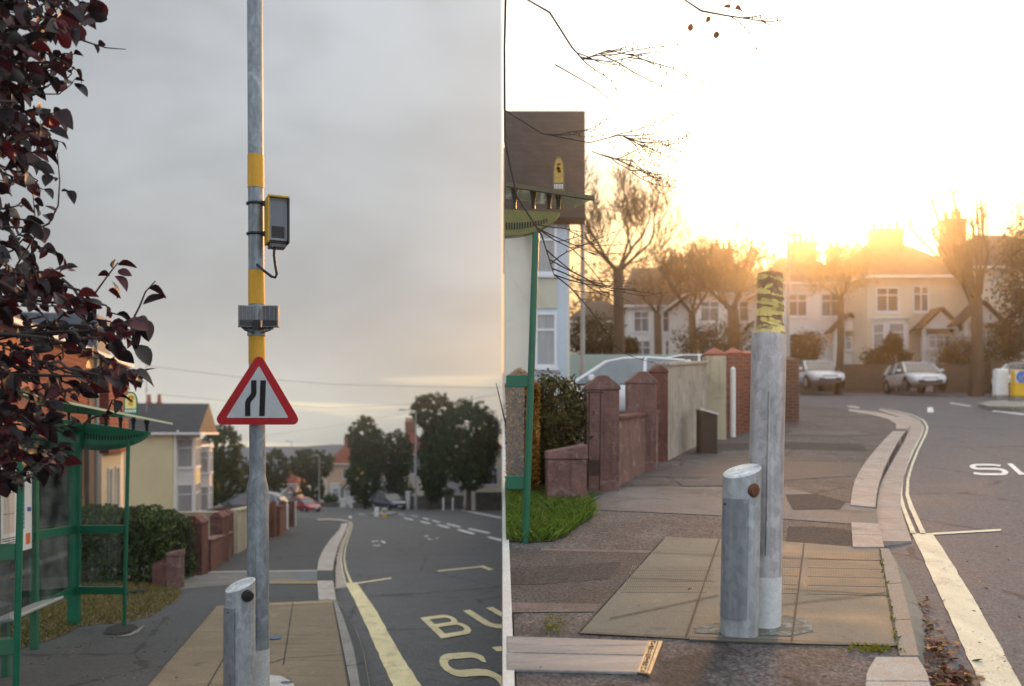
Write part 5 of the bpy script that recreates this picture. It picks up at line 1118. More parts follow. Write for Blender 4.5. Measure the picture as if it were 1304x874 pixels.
# TV aerial pole on the red house
ae = thing('aerial', 'thin television aerial pole against the grey sky left of the chimney pots', 'aerial', PT(186.5, 516, 42))
obj('mast', MB().tube([PT(186.5, 525, 42), PT(186.5, 462, 42)], .022, 6), lampg, ae); obj('crossbar', MB().bar(PT(183, 497, 42), PT(190, 497, 42), .02, .02).bar(PT(178, 460.5, 42), PT(190, 463.5, 42), .02, .02), lampg, ae)
# far houses down the hill
def lh(label, x0, yb, d, wpx, he, hr, wm, rm, **k):
    return house(label, Vector(((x0 - CX) / F * d, d, H + (CY - yb) / F * d)), k.pop('rz', 0), wpx / F * d, k.pop('D', 8), he, hr, wm, rm, **k)
lh('peach house with red tiled roof between the round headed tree and the oval tree', 417, 641, 118, 40, 5.4, 8.2, peach_wall, red_tile, bays=[(.3, 1.9, .7, -1, 2.6, white_wall, [(.5, 1.6)])], wins=[('f', 2.1, 3.3, .8, 1.4, 1, 2)], porch=[(2.4, 1.7, .9, 2.1, white_wall, red_tile)], chims=[(2.0, 4, .8, .6, 7.3, 9.0, 3)])
lh('red roofed house with a tall chimney half hidden by the narrow tree', 498, 640, 100, 44, 5.6, 8.4, cream_wall, red_tile, bays=[(.3, 1.6, .6, -1, 2.5, white_wall, [(.6, 1.6)])], wins=[('f', 2.2, 3.3, 1.0, 1.4, 2, 2)], chims=[(1.8, 4, 1.2, .7, 7.4, 9.4, 4)])
lh('cream house with a wide white window at the right end of the lower road', 592, 640, 92, 46, 5.6, 8.2, cream_wall, red_tile, wins=[('f', 2.0, 1.9, 1.5, 1.8, 3, 2), ('f', 1.0, 4.0, 1.0, 1.2, 2, 2)])
lh('small white cottage with red porch roofs left of the red car', 352, 646, 122, 26, 3.3, 5.4, white_wall, red_tile, wins=[('f', .5, .8, .7, 1.2, 1, 2)], porch=[(1.4, 1.4, .8, 1.9, white_wall, red_tile)])
lh('far white gabled house showing between the trees above the red car', 384, 640, 150, 22, 4.6, 7.4, white_wall, red_tile, wins=[('f', .5, 2.8, .7, 1.2, 1, 2)])
lh('white fronted house behind the dark blue car', 484, 640, 112, 16, 3.4, 5.2, white_wall, red_tile, wins=[('f', .35, .6, 1.0, 2.2, 2, 1)])
# low garden shrubs at the far houses
GB = 'garden shrubs at the far end of the lower road'
for i, (lb, x0, x1, y0, y1, d) in enumerate((('bright green low shrub on the stone wall by the pale gatepost', 412, 432, 629, 643, 99), ('dark round shrub behind the capped pale gatepost', 505, 530, 614, 646, 88), ('wide dark shrub left of the red car', 366, 382, 628, 650, 108), ('small shrub under the top heavy tree', 556, 582, 622, 640, 88))):
    e = pxell(x0, x1, y0, y1, d); t = thing('shrub', lb, 'shrub', e[0] - UP * e[1].z, group=GB); obj('foliage', leaf_cloud(900, [e], .22, rs=random.Random(90 + i)), green_leaf, t, recalc=False); obj('stems', MB().tube([e[0] - UP * (e[1].z + .6), e[0]], [.08, .04], 6), bark, t)
# ------------------------------------------------------------------ cars
tyre_m = M('tyre', (.015, .015, .016), .8, .2, 20); rim_m = M('wheel_rim', (.38, .39, .40), .3, .1, 10, metal=.7); cglass = M('car_glass', (.02, .024, .028), .05, .2, 3, 0, 50, 0, spec=.9)
lampw = M('headlamp_glass', (.55, .56, .58), .1, .1, 20, spec=.8); lampr = M('tail_lamp', (.30, .01, .01), .2, .1); trim = M('car_trim', (.02, .02, .022), .5, .2)
def car_paint(name, col, metal=.35): 
    m = M(name, col, .28, .04, 3, .0, 50, 0, metal=metal, spec=.6); b = m.node_tree.nodes['Principled BSDF']; b.inputs['Coat Weight'].default_value = .8; b.inputs['Coat Roughness'].default_value = .06; return m
def car(label, loc, rz, paint, pitch=0.0, sc_=1.0, kind='hatch', group=None, glassm=None):
    t = thing('parked_car', label, 'car', loc, rz, group); t.rotation_euler = (0, pitch, rz); t.scale = (sc_,) * 3
    suv = kind == 'suv'; k = 1.10 if suv else 1.0
    #          x     bottom belt  halfwidth
    S = [(-2.08, .42, .62, .62), (-2.05, .32, .80, .76), (-1.85, .28, .95, .84), (-1.2, .26, .97, .88), (-.4, .25, .95, .89), (.4, .25, .93, .89), (.95, .26, .92, .88), (1.3, .26, .87, .87), (1.75, .26, .79, .83), (2.0, .28, .68, .74), (2.10, .38, .58, .60)]
    mb = MB(); n = 12
    for x, zb, zt, hw in S:
        zt *= k; mid = (zb + zt) / 2
        ring = [(-hw * .80, zb), (-hw * .95, zb + .08), (-hw, mid - .05), (-hw * 1.0, mid + .08), (-hw * .965, zt - .07), (-hw * .88, zt), (hw * .88, zt), (hw * .965, zt - .07), (hw, mid + .08), (hw, mid - .05), (hw * .95, zb + .08), (hw * .80, zb)]
        mb.v += [V3(x, y, z) for y, z in ring]
    for i in range(len(S) - 1):
        for j in range(n): a, b = i * n + j, i * n + (j + 1) % n; mb.f.append((a, b, b + n, a + n))
    mb.f.append(tuple(range(n))[::-1]); mb.f.append(tuple((len(S) - 1) * n + j for j in range(n)))
    # roof shell with pillars
    rf = [(-1.92, .95, .80), (-1.62, 1.28, .70), (-1.25, 1.43, .655), (-.5, 1.49, .64), (.05, 1.475, .64), (.42, 1.40, .655), (1.12, .92, .80)]
    rf = [(x, z * k, w) for x, z, w in rf]
    bo = obj('body', mb, paint, t, local=True); md = bo.modifiers.new('smooth', 'SUBSURF'); md.levels = 1; md.render_levels = 2; bo.data.shade_smooth()
    mb = MB(); o = [(x, z, w) for x, z, w in rf[1:6]]
    for i in range(len(o) - 1):
        (x, z, w), (x2, z2, w2) = o[i], o[i + 1]
        mb.hexa([V3(x, -w - .01, z - .09), V3(x2, -w2 - .01, z2 - .09), V3(x2, w2 + .01, z2 - .09), V3(x, w + .01, z - .09), V3(x, -w + .1, z + .012), V3(x2, -w2 + .1, z2 + .012), V3(x2, w2 - .1, z2 + .012), V3(x, w - .1, z + .012)])
    for s in (-1, 1):
        mb.tube([V3(rf[-1][0] + .02, s * .795, rf[-1][1] - .02), V3(rf[-2][0], s * .66, rf[-2][1] - .02)], [.05, .04], 8)
        mb.tube([V3(-.35, s * .865, .92 * k), V3(-.40, s * .66, 1.45 * k)], [.045, .035], 8)
        mb.tube([V3(-1.45, s * .85, .93 * k), V3(-1.30, s * .675, 1.40 * k)], [.10, .06], 8)
        mb.tube([V3(-1.94, s * .79, .93 * k), V3(-1.60, s * .70, 1.27 * k)], [.06, .05], 8)
    obj('roof', mb, paint, t, local=True, smooth=40)
    mb = MB()
    for x, z, w in rf: mb.v += [V3(x, -.86 if z < 1.0 * k else -.845 , .90 * k), V3(x, -w, z - .02), V3(x, w, z - .02), V3(x, .86 if z < 1.0 * k else .845, .90 * k)]
    for i in range(len(rf) - 1):
        for j in range(3): a = i * 4 + j; mb.f.append((a, a + 1, a + 5, a + 4))
    obj('windows', mb, glassm or cglass, t, local=True)
    for sx in (-1.28, 1.32):
        for s in (-1, 1):
            c = V3(sx, s * .80, .315); wh = obj('wheel', MB().tube([c - V3(0, .105, 0), c - V3(0, .09, 0), c + V3(0, .09, 0), c + V3(0, .105, 0)], [.28, .315, .315, .28], 24), tyre_m, t, local=True, smooth=40)
            q = c + V3(0, s * .10, 0); mb = MB().tube([q, q + V3(0, s * .012, 0)], [.20, .19], 20)
            obj('rim', mb, rim_m, wh, local=True)
            obj('wheel_arch', MB().tube([c + V3(0, s * .085, .02) , c + V3(0, s * .092, .02)], .375, 24), trim, t, local=True)
    for s in (-1, 1):
        obj('headlight', MB().hexa([V3(1.80, s * .46, .60 * k), V3(2.055, s * .40, .58 * k), V3(1.97, s * .66, .58 * k), V3(1.78, s * .78, .62 * k), V3(1.76, s * .48, .735 * k), V3(1.99, s * .42, .68 * k), V3(1.93, s * .66, .69 * k), V3(1.72, s * .79, .74 * k)]), lampw, t, local=True)
        obj('tail_light', MB().hexa([V3(-2.09, s * .52, .66 * k), V3(-1.9, s * .52, .66 * k), V3(-1.84, s * .86, .66 * k), V3(-2.03, s * .79, .66 * k), V3(-2.05, s * .55, .9 * k), V3(-1.9, s * .55, .9 * k), V3(-1.82, s * .84, .9 * k), V3(-1.98, s * .77, .9 * k)]), lampr, t, local=True)
        obj('mirror', MB().box(V3(.78, s * .98, .95 * k), .12, .2, .13), paint, t, local=True, bevel=.03)
    obj('grille', MB().box(V3(2.055, 0, .33), .10, 1.05, .15).box(V3(2.03, 0, .54 * k), .10, .7, .06), trim, t, local=True)
    obj('number_plate', MB().box(V3(2.085, 0, .43), .06, .52, .11), white_p, t, local=True); obj('number_plate', MB().box(V3(-2.085, 0, .62), .03, .52, .11), M('plate_yellow', (.65, .48, .05), .5), t, local=True)
    return t
silver = car_paint('car_silver', (.62, .63, .66), .12); dkblue = car_paint('car_dark_blue', (.012, .022, .07)); redc = car_paint('car_red', (.42, .015, .03), .1); slatec = car_paint('car_slate', (.05, .065, .085)); whitec = car_paint('car_white', (.74, .75, .77), 0)
pl = math.atan(-SL)
def at(x, d, slope=0): return Vector(((x - CX) / F * d, d, slope))
car('small red car parked at the corner behind the brick piers', Vector(((386 - CX) / F * 74, 74, zl(74) - .12)), R(-38), redc, sc_=.84)
car('dark blue car waiting behind the keep left bollards', Vector(((495 - CX) / F * 82, 82, zl(82) - .10)), R(-52), dkblue, kind='suv')
g2 = glass_mat('car_window_clear', (.42, .52, .56), 1.3, .06)
car('slate grey car parked behind the cream wall of the yellow house', Vector(((318 - CX) / F * 44, 44, zl(44) + .05)), R(180), slatec, glassm=M('car_glass_pale', (.16, .20, .23), .08, .3, 2, 0, 50, 0, spec=.9))
# ------------------------------------------------------------------ RIGHT: cut-off post, bollard, cover
DR = 4.45
q0 = GR(971.5, 800); 
def rp(py): return PT(971.5 + (801 - py) * 9.5 / 453, py, DR)
rpost = thing('lamp_post', 'short cut-off galvanised post wrapped in yellow tape on top, with a white painted foot', 'lamp post', q0)
obj('column', MB().tube([rp(806), rp(440), rp(430), rp(416), rp(412)], [.0865, .087, .086, .067, .062], 32), galv_mat('galvanised_worn', (.45, .44, .455), .45, .3), rpost, smooth=40)
obj('painted_foot', MB().tube([rp(806), rp(735), rp(733)], [.0885, .0885, .0875], 32), M('white_foot_paint', (.58, .60, .60), .6, .15, 7, .1, 60, .1), rpost, smooth=40)
obj('access_door', MB().bar(rp(704) + V3(-.022, -.0805, 0), rp(500) + V3(-.022, -.0805, 0), .052, .006), MATS['galvanised_worn'], rpost, bevel=.002)
tape_b = M('brown_tape', (.30, .155, .07), .4, .3, 10, .15, 60, .4, col2=(.14, .08, .04)); tape_y = M('yellow_tape', (.76, .62, .20), .4, .25, 8, .15, 70, .3, col2=(.62, .50, .22))
tp = obj('tape_wrap', MB().tube([rp(428), rp(414), rp(350), rp(348.4), rp(348)], [.078, .0655, .0635, .061, .03], 32), tape_b, rpost, smooth=50)
def band(y0, y1, tilt, a0, a1, mat, rr=.0705, n=26, ph=0.0):
    A, B = [], []
    for k in range(n + 1):
        a = R(a0 + (a1 - a0) * k / n); ym = tilt * math.cos(a) ; e = math.sin((k / n) * math.pi) ** .35; wob = .8 * math.sin(k * .9 + ph)
        mid = (y0 + y1) / 2; h = (y1 - y0) / 2 * e
        rb = lambda y: rr + max(0, (y - 412) * .00075)
        yt, yb = mid - h + ym + wob, mid + h + ym - wob * .5
        for L, yy in ((A, yt), (B, yb)): c = rp(yy); L.append(c + V3(math.cos(a) * rb(yy), -math.sin(a) * rb(yy), 0))
    return MB().strip(A, B)
for i, (y0, y1, tl_, a0, a1) in enumerate(((352, 359, 2, 118, 178), (351, 356, 9, 20, 80), (362, 367, -6, 95, 130), (366, 370, 5, 40, 70), (372, 380, 5, 105, 182), (376, 379, 3, 30, 110), (384, 392, 3.5, 0, 180), (393, 403, 1, -10, 190), (408, 416, 5, 0, 150), (403, 406, 3, 95, 178), (417, 424, 3, -10, 120), (421, 427.5, 1.5, 60, 190), (413, 416, -3, 110, 182), (356, 358, 7, 60, 120))):
    obj('tape_strip', band(y0, y1, tl_, a0, a1, tape_y, .0662 + .0003 * i, ph=i), tape_y, tp, smooth=60)
mb = MB(); rs = random.Random(4)
for y, a0, a1, tl_ in ((386.5, 100, 165, 4), (389, 18, 70, 3.5), (396, 30, 100, 1), (411, 30, 120, 5), (420, 100, 160, 3), (424.5, 15, 60, 2), (380, 30, 60, 3)):
    a = a0
    while a < a1:                                    # worn fragments of printed capitals
        for s in ((0, 2.2), (2.2, 2.2), (0, 0)):
            pass
        ra = R(a); ym = y + tl_ * math.cos(ra); rr_ = .0712 + max(0, (y - 412) * .00075); c = rp(ym); f = lambda aa, yy: rp(yy) + V3(math.cos(R(aa)) * rr_, -math.sin(R(aa)) * rr_, 0)
        kind = rs.choice('ULDI')
        mb.bar(f(a, ym - 1.7), f(a, ym + 1.7), .0015, .0018)
        if kind in 'ULD': mb.bar(f(a, ym + 1.6), f(a - 4, ym + 1.6), .0015, .0018)
        if kind in 'UD': mb.bar(f(a - 4, ym - 1.7), f(a - 4, ym + 1.7), .0015, .0018)
        if kind == 'D': mb.bar(f(a, ym - 1.6), f(a - 4, ym - 1.6), .0015, .0018)
        a += 8.5
obj('tape_printing', mb, M('tape_print', (.26, .21, .08), .5, .2), tp)
mb = MB(); f0 = rp(357) + V3(-.07, -.01, 0); mb.add([f0, f0 + V3(-.014, -.01, .012), f0 + V3(-.018, -.01, -.01), f0 + V3(-.006, 0, -.03)], [(0, 1, 2, 3)]); obj('tape_end', mb, tape_y, tp)
bollard('bollard', 'grey steel bollard with slanted pale top and brown knob beside the taped cut-off post', 941, 47.5, 804, 600, 4.30, .28, .22, (958.5, 624.5, R(-52)), .037, M('knob_brown', (.11, .042, .02), .5, .2, 20), None, (918.5, 943, 634, 784), lean=4, zg=zr(4.30))
# stone-topped cover with an ornamented metal end
cov = thing('access_cover', 'long weathered access cover with an ornamented brass end strip, flush in the pavement', 'cover', GR(740, 838))
cpt = lambda x, y, u=0: GR(x, y) + UP * u
cst = M('cover_stone', (.25, .225, .215), .5, .4, 2.2, .2, 60, .3, stretch=(.5, 4, 1), col2=(.13, .14, .15))
obj('cover_plate', MB().prism([cpt(645, 813.5), cpt(826, 819.5), cpt(820, 838), cpt(645, 834)], UP * .014), cst, cov, bevel=.004)
obj('cover_plate', MB().prism([cpt(645, 835.2), cpt(820, 839), cpt(812, 860), cpt(645, 856)], UP * .014), cst, cov, bevel=.004)
brass = M('pale_brass', (.50, .36, .20), .35, .25, 12, .2, 60, .2, metal=.6)
obj('end_strip', MB().prism([cpt(826.5, 819.5), cpt(842, 820), cpt(826, 862), cpt(812.5, 860.3)], UP * .011), M('strip_dark', (.05, .04, .035), .6, .3, 12), cov)
mb = MB()
def cb(u0, v0, u1, v1, wd=.0042):                    # strip coordinates: u across, v along
    def P(u, v): a = cpt(827.5 + (840 - 827.5) * u, 819.8 + .3 * u, .0125); b = cpt(813.5 + (825.5 - 813.5) * u, 860 + 1.5 * u, .0125); return a.lerp(b, v)
    mb.bar(P(u0, v0), P(u1, v1), wd, .005)
for u in (0, .72, 1.0): cb(u, 0, u, 1, .007)
for v in (0, .24, .5, .75, 1): cb(0, v, .72, v, .006)
for a in ((.1, .03, .6, .11), (.6, .11, .1, .2), (.15, .03, .15, .2), (.4, .05, .62, .2), (.1, .3, .6, .3), (.15, .3, .15, .45), (.38, .3, .38, .45), (.6, .3, .6, .45), (.1, .55, .65, .55), (.1, .69, .65, .69), (.2, .55, .2, .69), (.5, .6, .65, .66), (.1, .8, .6, .96), (.6, .8, .1, .96), (.35, .78, .35, .97), (.1, .88, .62, .88)): cb(*a)
obj('ornament', mb, brass, cov)
obj('lip', MB().bar(cpt(842.3, 820, .006), cpt(826.3, 862, .006), .012, .016), brass, cov)

# ------------------------------------------------------------------ RIGHT: shelter, hedge, grass, walls
shr = thing('bus_shelter', 'sunlit green bus shelter end with a perforated beam coloured sunlit yellow-green at the upper street', 'bus shelter', GR(669, 690))
dS = 6.55
obj('post', MB().tube([GR(669, 691), PT(682.5, 296, dS)], .026, 14), green, shr, smooth=40)
for ya, yb in ((478, 493), (606, 623)): obj('end_rail', MB().bar(PT(640.5, (ya + yb) / 2 + .5, dS), PT(673, (ya + yb) / 2, dS), .04, (yb - ya) / F * dS), green, shr, bevel=.004, clip='R')
gr2 = glass_mat('shelter_glass_clear', (.96, .97, .95), .8, .03)
for ya, yb, xr in ((493, 606, 669), (300, 478, 675)): obj('glass_pane', MB().hexa([PT(641, yb, dS), PT(xr - 2, yb, dS), PT(xr - 2, yb, dS + .01), PT(641, yb, dS + .01), PT(641, ya, dS), PT(xr + (2 if ya < 400 else -1), ya, dS), PT(xr + (2 if ya < 400 else -1), ya, dS + .01), PT(641, ya, dS + .01)]), gr2, shr, clip='R')
beam_m = M('green_enamel_sunlit', (.20, .19, .05), .45, .2, 5, .1, 60, .05)  # low sun's gold put into the green beam colour
t_ = [(560 + (713 - 560) * i / 30, 262 + (270.5 - 262) * i / 30) for i in range(31)]; bt_ = [(x, y + 2 + 33 * (1 - (2 * i / 30 - 1) ** 2) ** .75) for i, (x, y) in enumerate(t_)]
t_ = t_[16:]; bt_ = bt_[16:]; t_[0] = (642.5, t_[0][1]); bt_[0] = (642.5, bt_[0][1])
fr = [PT(x, y, dS) for x, y in t_]; fb = [PT(x, y, dS) for x, y in bt_]; k = V3(0, .07, 0)
mb = MB(); mb.strip(fr, fb); mb.strip([v + k for v in fb], [v + k for v in fr]); mb.strip(fb, [v + k for v in fb]); mb.strip([v + k for v in fr], fr); mb.add([fr[0], fb[0], fb[0] + k, fr[0] + k], [(0, 1, 2, 3)])
eb = obj('end_beam', mb, beam_m, shr)
mb = MB()
for i in range(16):
    x = 645 + i * 3.4; u = (x - 560) / 153; yt = 262 + 8.5 * u; yb = yt + 2 + 33 * max(0, 1 - (2 * u - 1) ** 2) ** .75; ym = yt + (yb - yt) * .62; hh = max(1.4, (yb - yt) * .13)
    mb.hexa([PT(x - 1.0, ym + hh, dS - .003), PT(x + 1.0, ym + hh, dS - .003), PT(x + 1.0, ym + hh, dS + .01), PT(x - 1.0, ym + hh, dS + .01), PT(x - 1.0, ym - hh, dS - .003), PT(x + 1.0, ym - hh, dS - .003), PT(x + 1.0, ym - hh, dS + .01), PT(x - 1.0, ym - hh, dS + .01)])
obj('slot', mb, black, eb)
mb = MB()
for x in (655, 679, 699, 711): u = (x - 645) / 120; obj('roof_stud', MB().tube([PT(x, 266, dS + .03), PT(x, 256, dS + .03), PT(x, 238.5 + 16 * u, dS + .03)], [.016, .016, .032], 10), blackm, shr, smooth=50)
ra = [PT(641, 234.5, dS - .1), PT(757, 253, dS - .1), PT(740, 251, dS - .1) + V3(-.02, .4, .02), PT(641, 234.5, dS - .1) + V3(0, .5, .02)]
obj('glass_roof', MB().prism(ra, UP * .010), glass_mat('roof_glass_amber', (.80, .82, .60), .8, .12), shr, clip='R')
obj('roof_edge', MB().bar(ra[0], ra[1], .03, .03), M('roof_edge_olive', (.12, .10, .05), .4, .2), shr, clip='R')
badge('rounded stop badge coloured as if glowing in low sun on the upper shelter roof', 704.5, 718.5, 199, 246, dS - .05, M('badge_yellow_sunlit', (.55, .36, .10), .5, .2, 6), M('badge_green_sunlit', (.25, .17, .06), .5, .2))  # badge yellow and green with the low sun's amber painted in
rs = random.Random(77)
bush = thing('bush', 'rounded brown-green clipped bush beside the green shelter post', 'bush', GR(706, 628))
hb = leaf_mat('bush_leaf', [(0, (.03, .034, .010)), (.5, (.065, .075, .018)), (.85, (.11, .10, .026)), (1, (.20, .11, .03))], .6, .25, .3)
be_ = pxell(664, 744, 474, 590, 9.3, .9); be2 = pxell(668, 738, 530, 645, 9.3, .9)
obj('foliage', leaf_cloud(9000, [be_, be2], .052, clump=.13, shell=.75, rs=rs), hb, bush, recalc=False)
mb = MB(); b0 = zplane_r(be_[0].x, be_[0].y)
for i in range(60): a = rs.uniform(0, 6.28); mb.tube([b0 + V3(rs.gauss(0, .06), rs.gauss(0, .06), -.05), be_[0] + V3(math.cos(a) * .15, math.sin(a) * .15, -.4), be_[0] + V3(math.cos(a) * be_[1].x * .9, math.sin(a) * be_[1].y * .9, rs.uniform(-.4, .45))], [.012, .010, .004], 5)
obj('branches', mb, M('hedge_wood', (.03, .024, .018)), bush)
cop = thing('hedge', 'amber brown hedge, leaves coloured as if sunlit, behind the glass of the upper shelter', 'hedge', zplane_r(.2, 8.9))
cl = leaf_mat('amber_leaf_sunlit', [(0, (.16, .07, .012)), (.5, (.36, .17, .03)), (1, (.52, .30, .07))], .6, .55, .3)  # dry amber leaves with the sun shining through put into their colour
obj('foliage', hedge_mesh(.05, (684 - CX) / F * 9.2, 8.7, 9.25, .1, 1.22, 5000, .05, rs, zr, .05), cl, cop, recalc=False)
mb = MB()
for i in range(40): x = rs.uniform(.08, .34); b = zplane_r(x, rs.uniform(8.8, 9.15)); mb.tube([b - UP * .05, b + V3(rs.gauss(0, .05), 0, .6), b + V3(rs.gauss(0, .08), 0, 1.15)], [.014, .010, .004], 5)
obj('branches', mb, MATS['hedge_wood'], cop)
lush = leaf_mat('lush_grass', [(0, (.05, .10, .010)), (.5, (.11, .19, .02)), (.88, (.17, .25, .035)), (1, (.30, .26, .10))], .6, .3, .3)
grass('grass', [(641, 689), (672, 692), (705, 690), (722, 683), (738, 670), (756, 659), (752, 646), (740, 634), (700, 624), (641, 622)], GR, 12000, .085, .004, lush, M('verge_soil_dark', (.05, .045, .022), .9, .4, 4, .3, 50, .4), 'lush green grass verge around the foot of the upper shelter post', 18, .55, 'R')
GR3 = 'red rendered gate piers and walls along the upper pavement'
pier('short thick pink-red wall end beside the lush grass and the round bush', 697, 747, 643, 566, GR, red_r2, 'flat', group=GR3, depth=.55)
pier('nearest red gate pier with chamfered top in the low evening light', 747, 789, 626, 478, GR, red_r2, group=GR3)
wall('low crumbling red wall between the two evening-lit gate piers', 'garden_wall', gp(787, 620, 535, GR), gp(838, 591, 527, GR), red_r2, .2, cope=.04, copem=MATS['red_render'])
pier('broad red gate pier in front of the white car', 801, 836, 600, 473, GR, red_r2, group=GR3)
pier('tall red end pier joined to the cream wall in front of the white car', 828, 851, 588, 465, GR, red_r, group=GR3, depth=.35)
wall('weathered cream wall running along the upper pavement', 'garden_wall', gp(850, 587, 466, GR), gp(900, 561, 463, GR), M('cream_render_weathered', (.34, .315, .27), .85, .35, 2.5, .25, 60, .4, col2=(.19, .175, .15), streak=.8), .2, cope=.05)
wall('far stretch of pale wall leading to the brick piers on the upper pavement', 'garden_wall', gp(913, 556, 462, GR), gp(926, 546, 460, GR), MATS['cream_render_weathered'], .2, cope=.04)
bx = GR(903, 578); t = thing('letter_box', 'dark brown box with a slanting top coloured as if sunlit standing against the cream wall', 'box', bx); wd = 21 / F * bx.y; hh = 56 / F * bx.y
mb = MB().hexa([bx + V3(-wd / 2, 0, -.1), bx + V3(wd / 2, 0, -.1), bx + V3(wd / 2, .3, -.1), bx + V3(-wd / 2, .3, -.1), bx + V3(-wd / 2, 0, hh), bx + V3(wd / 2, 0, hh * .88), bx + V3(wd / 2, .3, hh * .88), bx + V3(-wd / 2, .3, hh)]); obj('case', mb, M('brown_box', (.05, .032, .022), .6, .2), t)
obj('lid', MB().hexa([bx + V3(-wd / 2 - .02, -.02, hh), bx + V3(wd / 2 + .02, -.02, hh * .88), bx + V3(wd / 2 + .02, .32, hh * .88), bx + V3(-wd / 2 - .02, .32, hh), bx + V3(-wd / 2 - .02, -.02, hh + .03), bx + V3(wd / 2 + .02, -.02, hh * .88 + .03), bx + V3(wd / 2 + .02, .32, hh * .88 + .03), bx + V3(-wd / 2 - .02, .32, hh + .03)]), M('sunlit_lid', (.62, .60, .55), .25, .1), t)  # lid paler than the case to paint its sunlit top
GR4 = 'brick piers with red pyramid caps along the upper pavement'
rcap = M('red_cap', (.30, .075, .055), .6, .2, 5)
pier('left brick pier with a red pyramid cap past the dark brown box', 899, 925, 560, 441, GR, cream_r, 'pyr', rcap, group=GR4, depth=.3)
pier('middle brick pier with a red pyramid cap and white strip left of the taped post', 925, 947, 553, 441, GR, red_brick, 'pyr', rcap, group=GR4, depth=.4)
pier('right brick pier with a red cap partly behind the taped post', 945, 958, 549, 445, GR, red_brick, 'pyr', rcap, group=GR4, depth=.4)
pier('dark brown brick pier just right of the taped post', 999, 1018, 538, 452, GR, dark_brick, 'pyr', dark_brick, group=GR4, depth=.5)
wall('dark brick wall hidden behind the taped post', 'garden_wall', gp(957, 549, 462, GR), gp(1000, 539, 460, GR), red_brick, .2)
b = GR(932, 556); t = thing('marker_post', 'slim white post in front of the middle brick pier', 'post', b - V3(0, .08, 0)); obj('shaft', MB().tube([b - V3(0, .08, .05), b + V3(0, -.08, 1.25)], .05, 10), white_p, t, smooth=40); obj('cap', MB().tube([b + V3(0, -.08, 1.25), b + V3(0, -.08, 1.3)], [.055, .02], 10), white_p, t)
# iron gate on the upper street
ga = thing('iron_gate', 'rusty dark iron gate rods beside the nearest evening-lit pier', 'gate', GR(752, 632)); dg = GR(752, 632).y; mb = MB()
for x in (749, 763.5): mb.tube([PT(x, 624, dg), PT(x + 1.5, 497, dg)], .008, 6)
obj('bars', mb, M('rusty_iron', (.05, .03, .025), .7, .4, 20), ga); mb = MB().bar(PT(747, 500, dg), PT(768, 500, dg), .02, .02); obj('frame', mb, MATS['rusty_iron'], ga); obj('lock', MB().box(PT(757, 606, dg - .01), .09, .03, .16), MATS['rusty_iron'], ga)
wall('pale teal garden wall across the forecourt behind the white cars', 'garden_wall', (PT(718, 500, 29), PT(718, 451.5, 29)), (PT(905, 500, 29), PT(905, 451.5, 29)), M('teal_wall', (.36, .47, .45), .7, .1, 2), .2)
# cars on the upper street
car('white car with bright roof behind the two red gate piers', Vector(((792 - CX) / F * 19, 19, zr(19) - .02)), R(180), whitec, glassm=M('car_glass_sky', (.17, .21, .225), .1, .3, 2, 0, 50, 0, spec=.9))
car('second pale car whose roof shows above the cream wall', Vector(((862 - CX) / F * 24, 24, zr(24) + .10)), R(186), car_paint('car_pale', (.62, .62, .62), .2))
GC = 'silver cars parked across the upper junction'
car('silver hatchback facing right in the middle of the upper junction', Vector(((1164 - CX) / F * 42, 42, zr(42) + .02)), R(-96), silver, group=GC)
car('silver car just right of the taped post before the brick pier', Vector(((1037 - CX) / F * 43, 43, zr(43) + .1)), R(-90), silver, group=GC)
car('silver car behind the keep left bollards on the upper street', Vector(((1306 - CX) / F * 40, 40, zr(40) + .02)), R(-140), silver, group=GC)
# traffic island
island([(1246, 519), (1262, 515), (1300, 513.6), (1350, 514), (1350, 523), (1290, 523.5), (1260, 522.5)], GR, OFR, '')
isl_bollard('plain white bollard on the upper road island', 1274, 26.6, GR(1274, 518, OFR).z + .1, .98, .42, False, 'bollards on the upper traffic island')
isl_bollard('yellow bollard with blue disc on the upper road island, cut by the picture edge', 1298, 26.3, GR(1298, 519, OFR).z + .1, .96, .46, True, 'bollards on the upper traffic island')
# ------------------------------------------------------------------ RIGHT: houses
hR = house('yellow end house with a big dark roof and pale bay beside the upper shelter', Vector((.06, 22, zr(22) - .1)), 0, 1.66, 8, 5.35, 8.3, M('bright_cream_render', (.78, .72, .62), .85, .06, .6), M('dark_brown_slates', (.038, .028, .024), .8, .35, 6, .2, 30, .3), 'gable', over=.02, down=1.5, wins=[], gut=False)
bx0 = (683 - CX) / F * 21.5; bx1 = (722 - CX) / F * 21.5; zt = H + (CY - 278) / F * 21.5; gz = zr(22) - .1
blue_w = M('pale_blue_paint', (.50, .58, .66), .7, .08, 1)
def lb_(px, py): return V3((px - CX) / F * 21.5 - .06, -.5, H + (CY - py) / F * 21.5 - gz)
bo = obj('bay', MB().box(V3((bx0 + bx1) / 2 - .06, -.25, -1), bx1 - bx0, .5, zt - gz + 1), blue_w, hR, local=True)
for x0, x1, y0, y1 in ((686.5, 709, 450, 349), (686.5, 709, 467, 398)): pass
win(bo, lb_(681, 468), V3(.55, 0, 0), V3(0, 0, (468 - 398) / F * 21.5), V3(0, -1, 0), 1, 2, paneM=curtain)
win(bo, lb_(681, 350), V3(.55, 0, 0), V3(0, 0, (350 - 285) / F * 21.5), V3(0, -1, 0), 1, 2, paneM=curtain)
obj('bay_panel', MB().box(lb_(694, 393) + V3(.0, -.01, 0), .6, .05, .75), M('pale_cream_panel', (.52, .50, .40), .7, .1), bo, local=True)
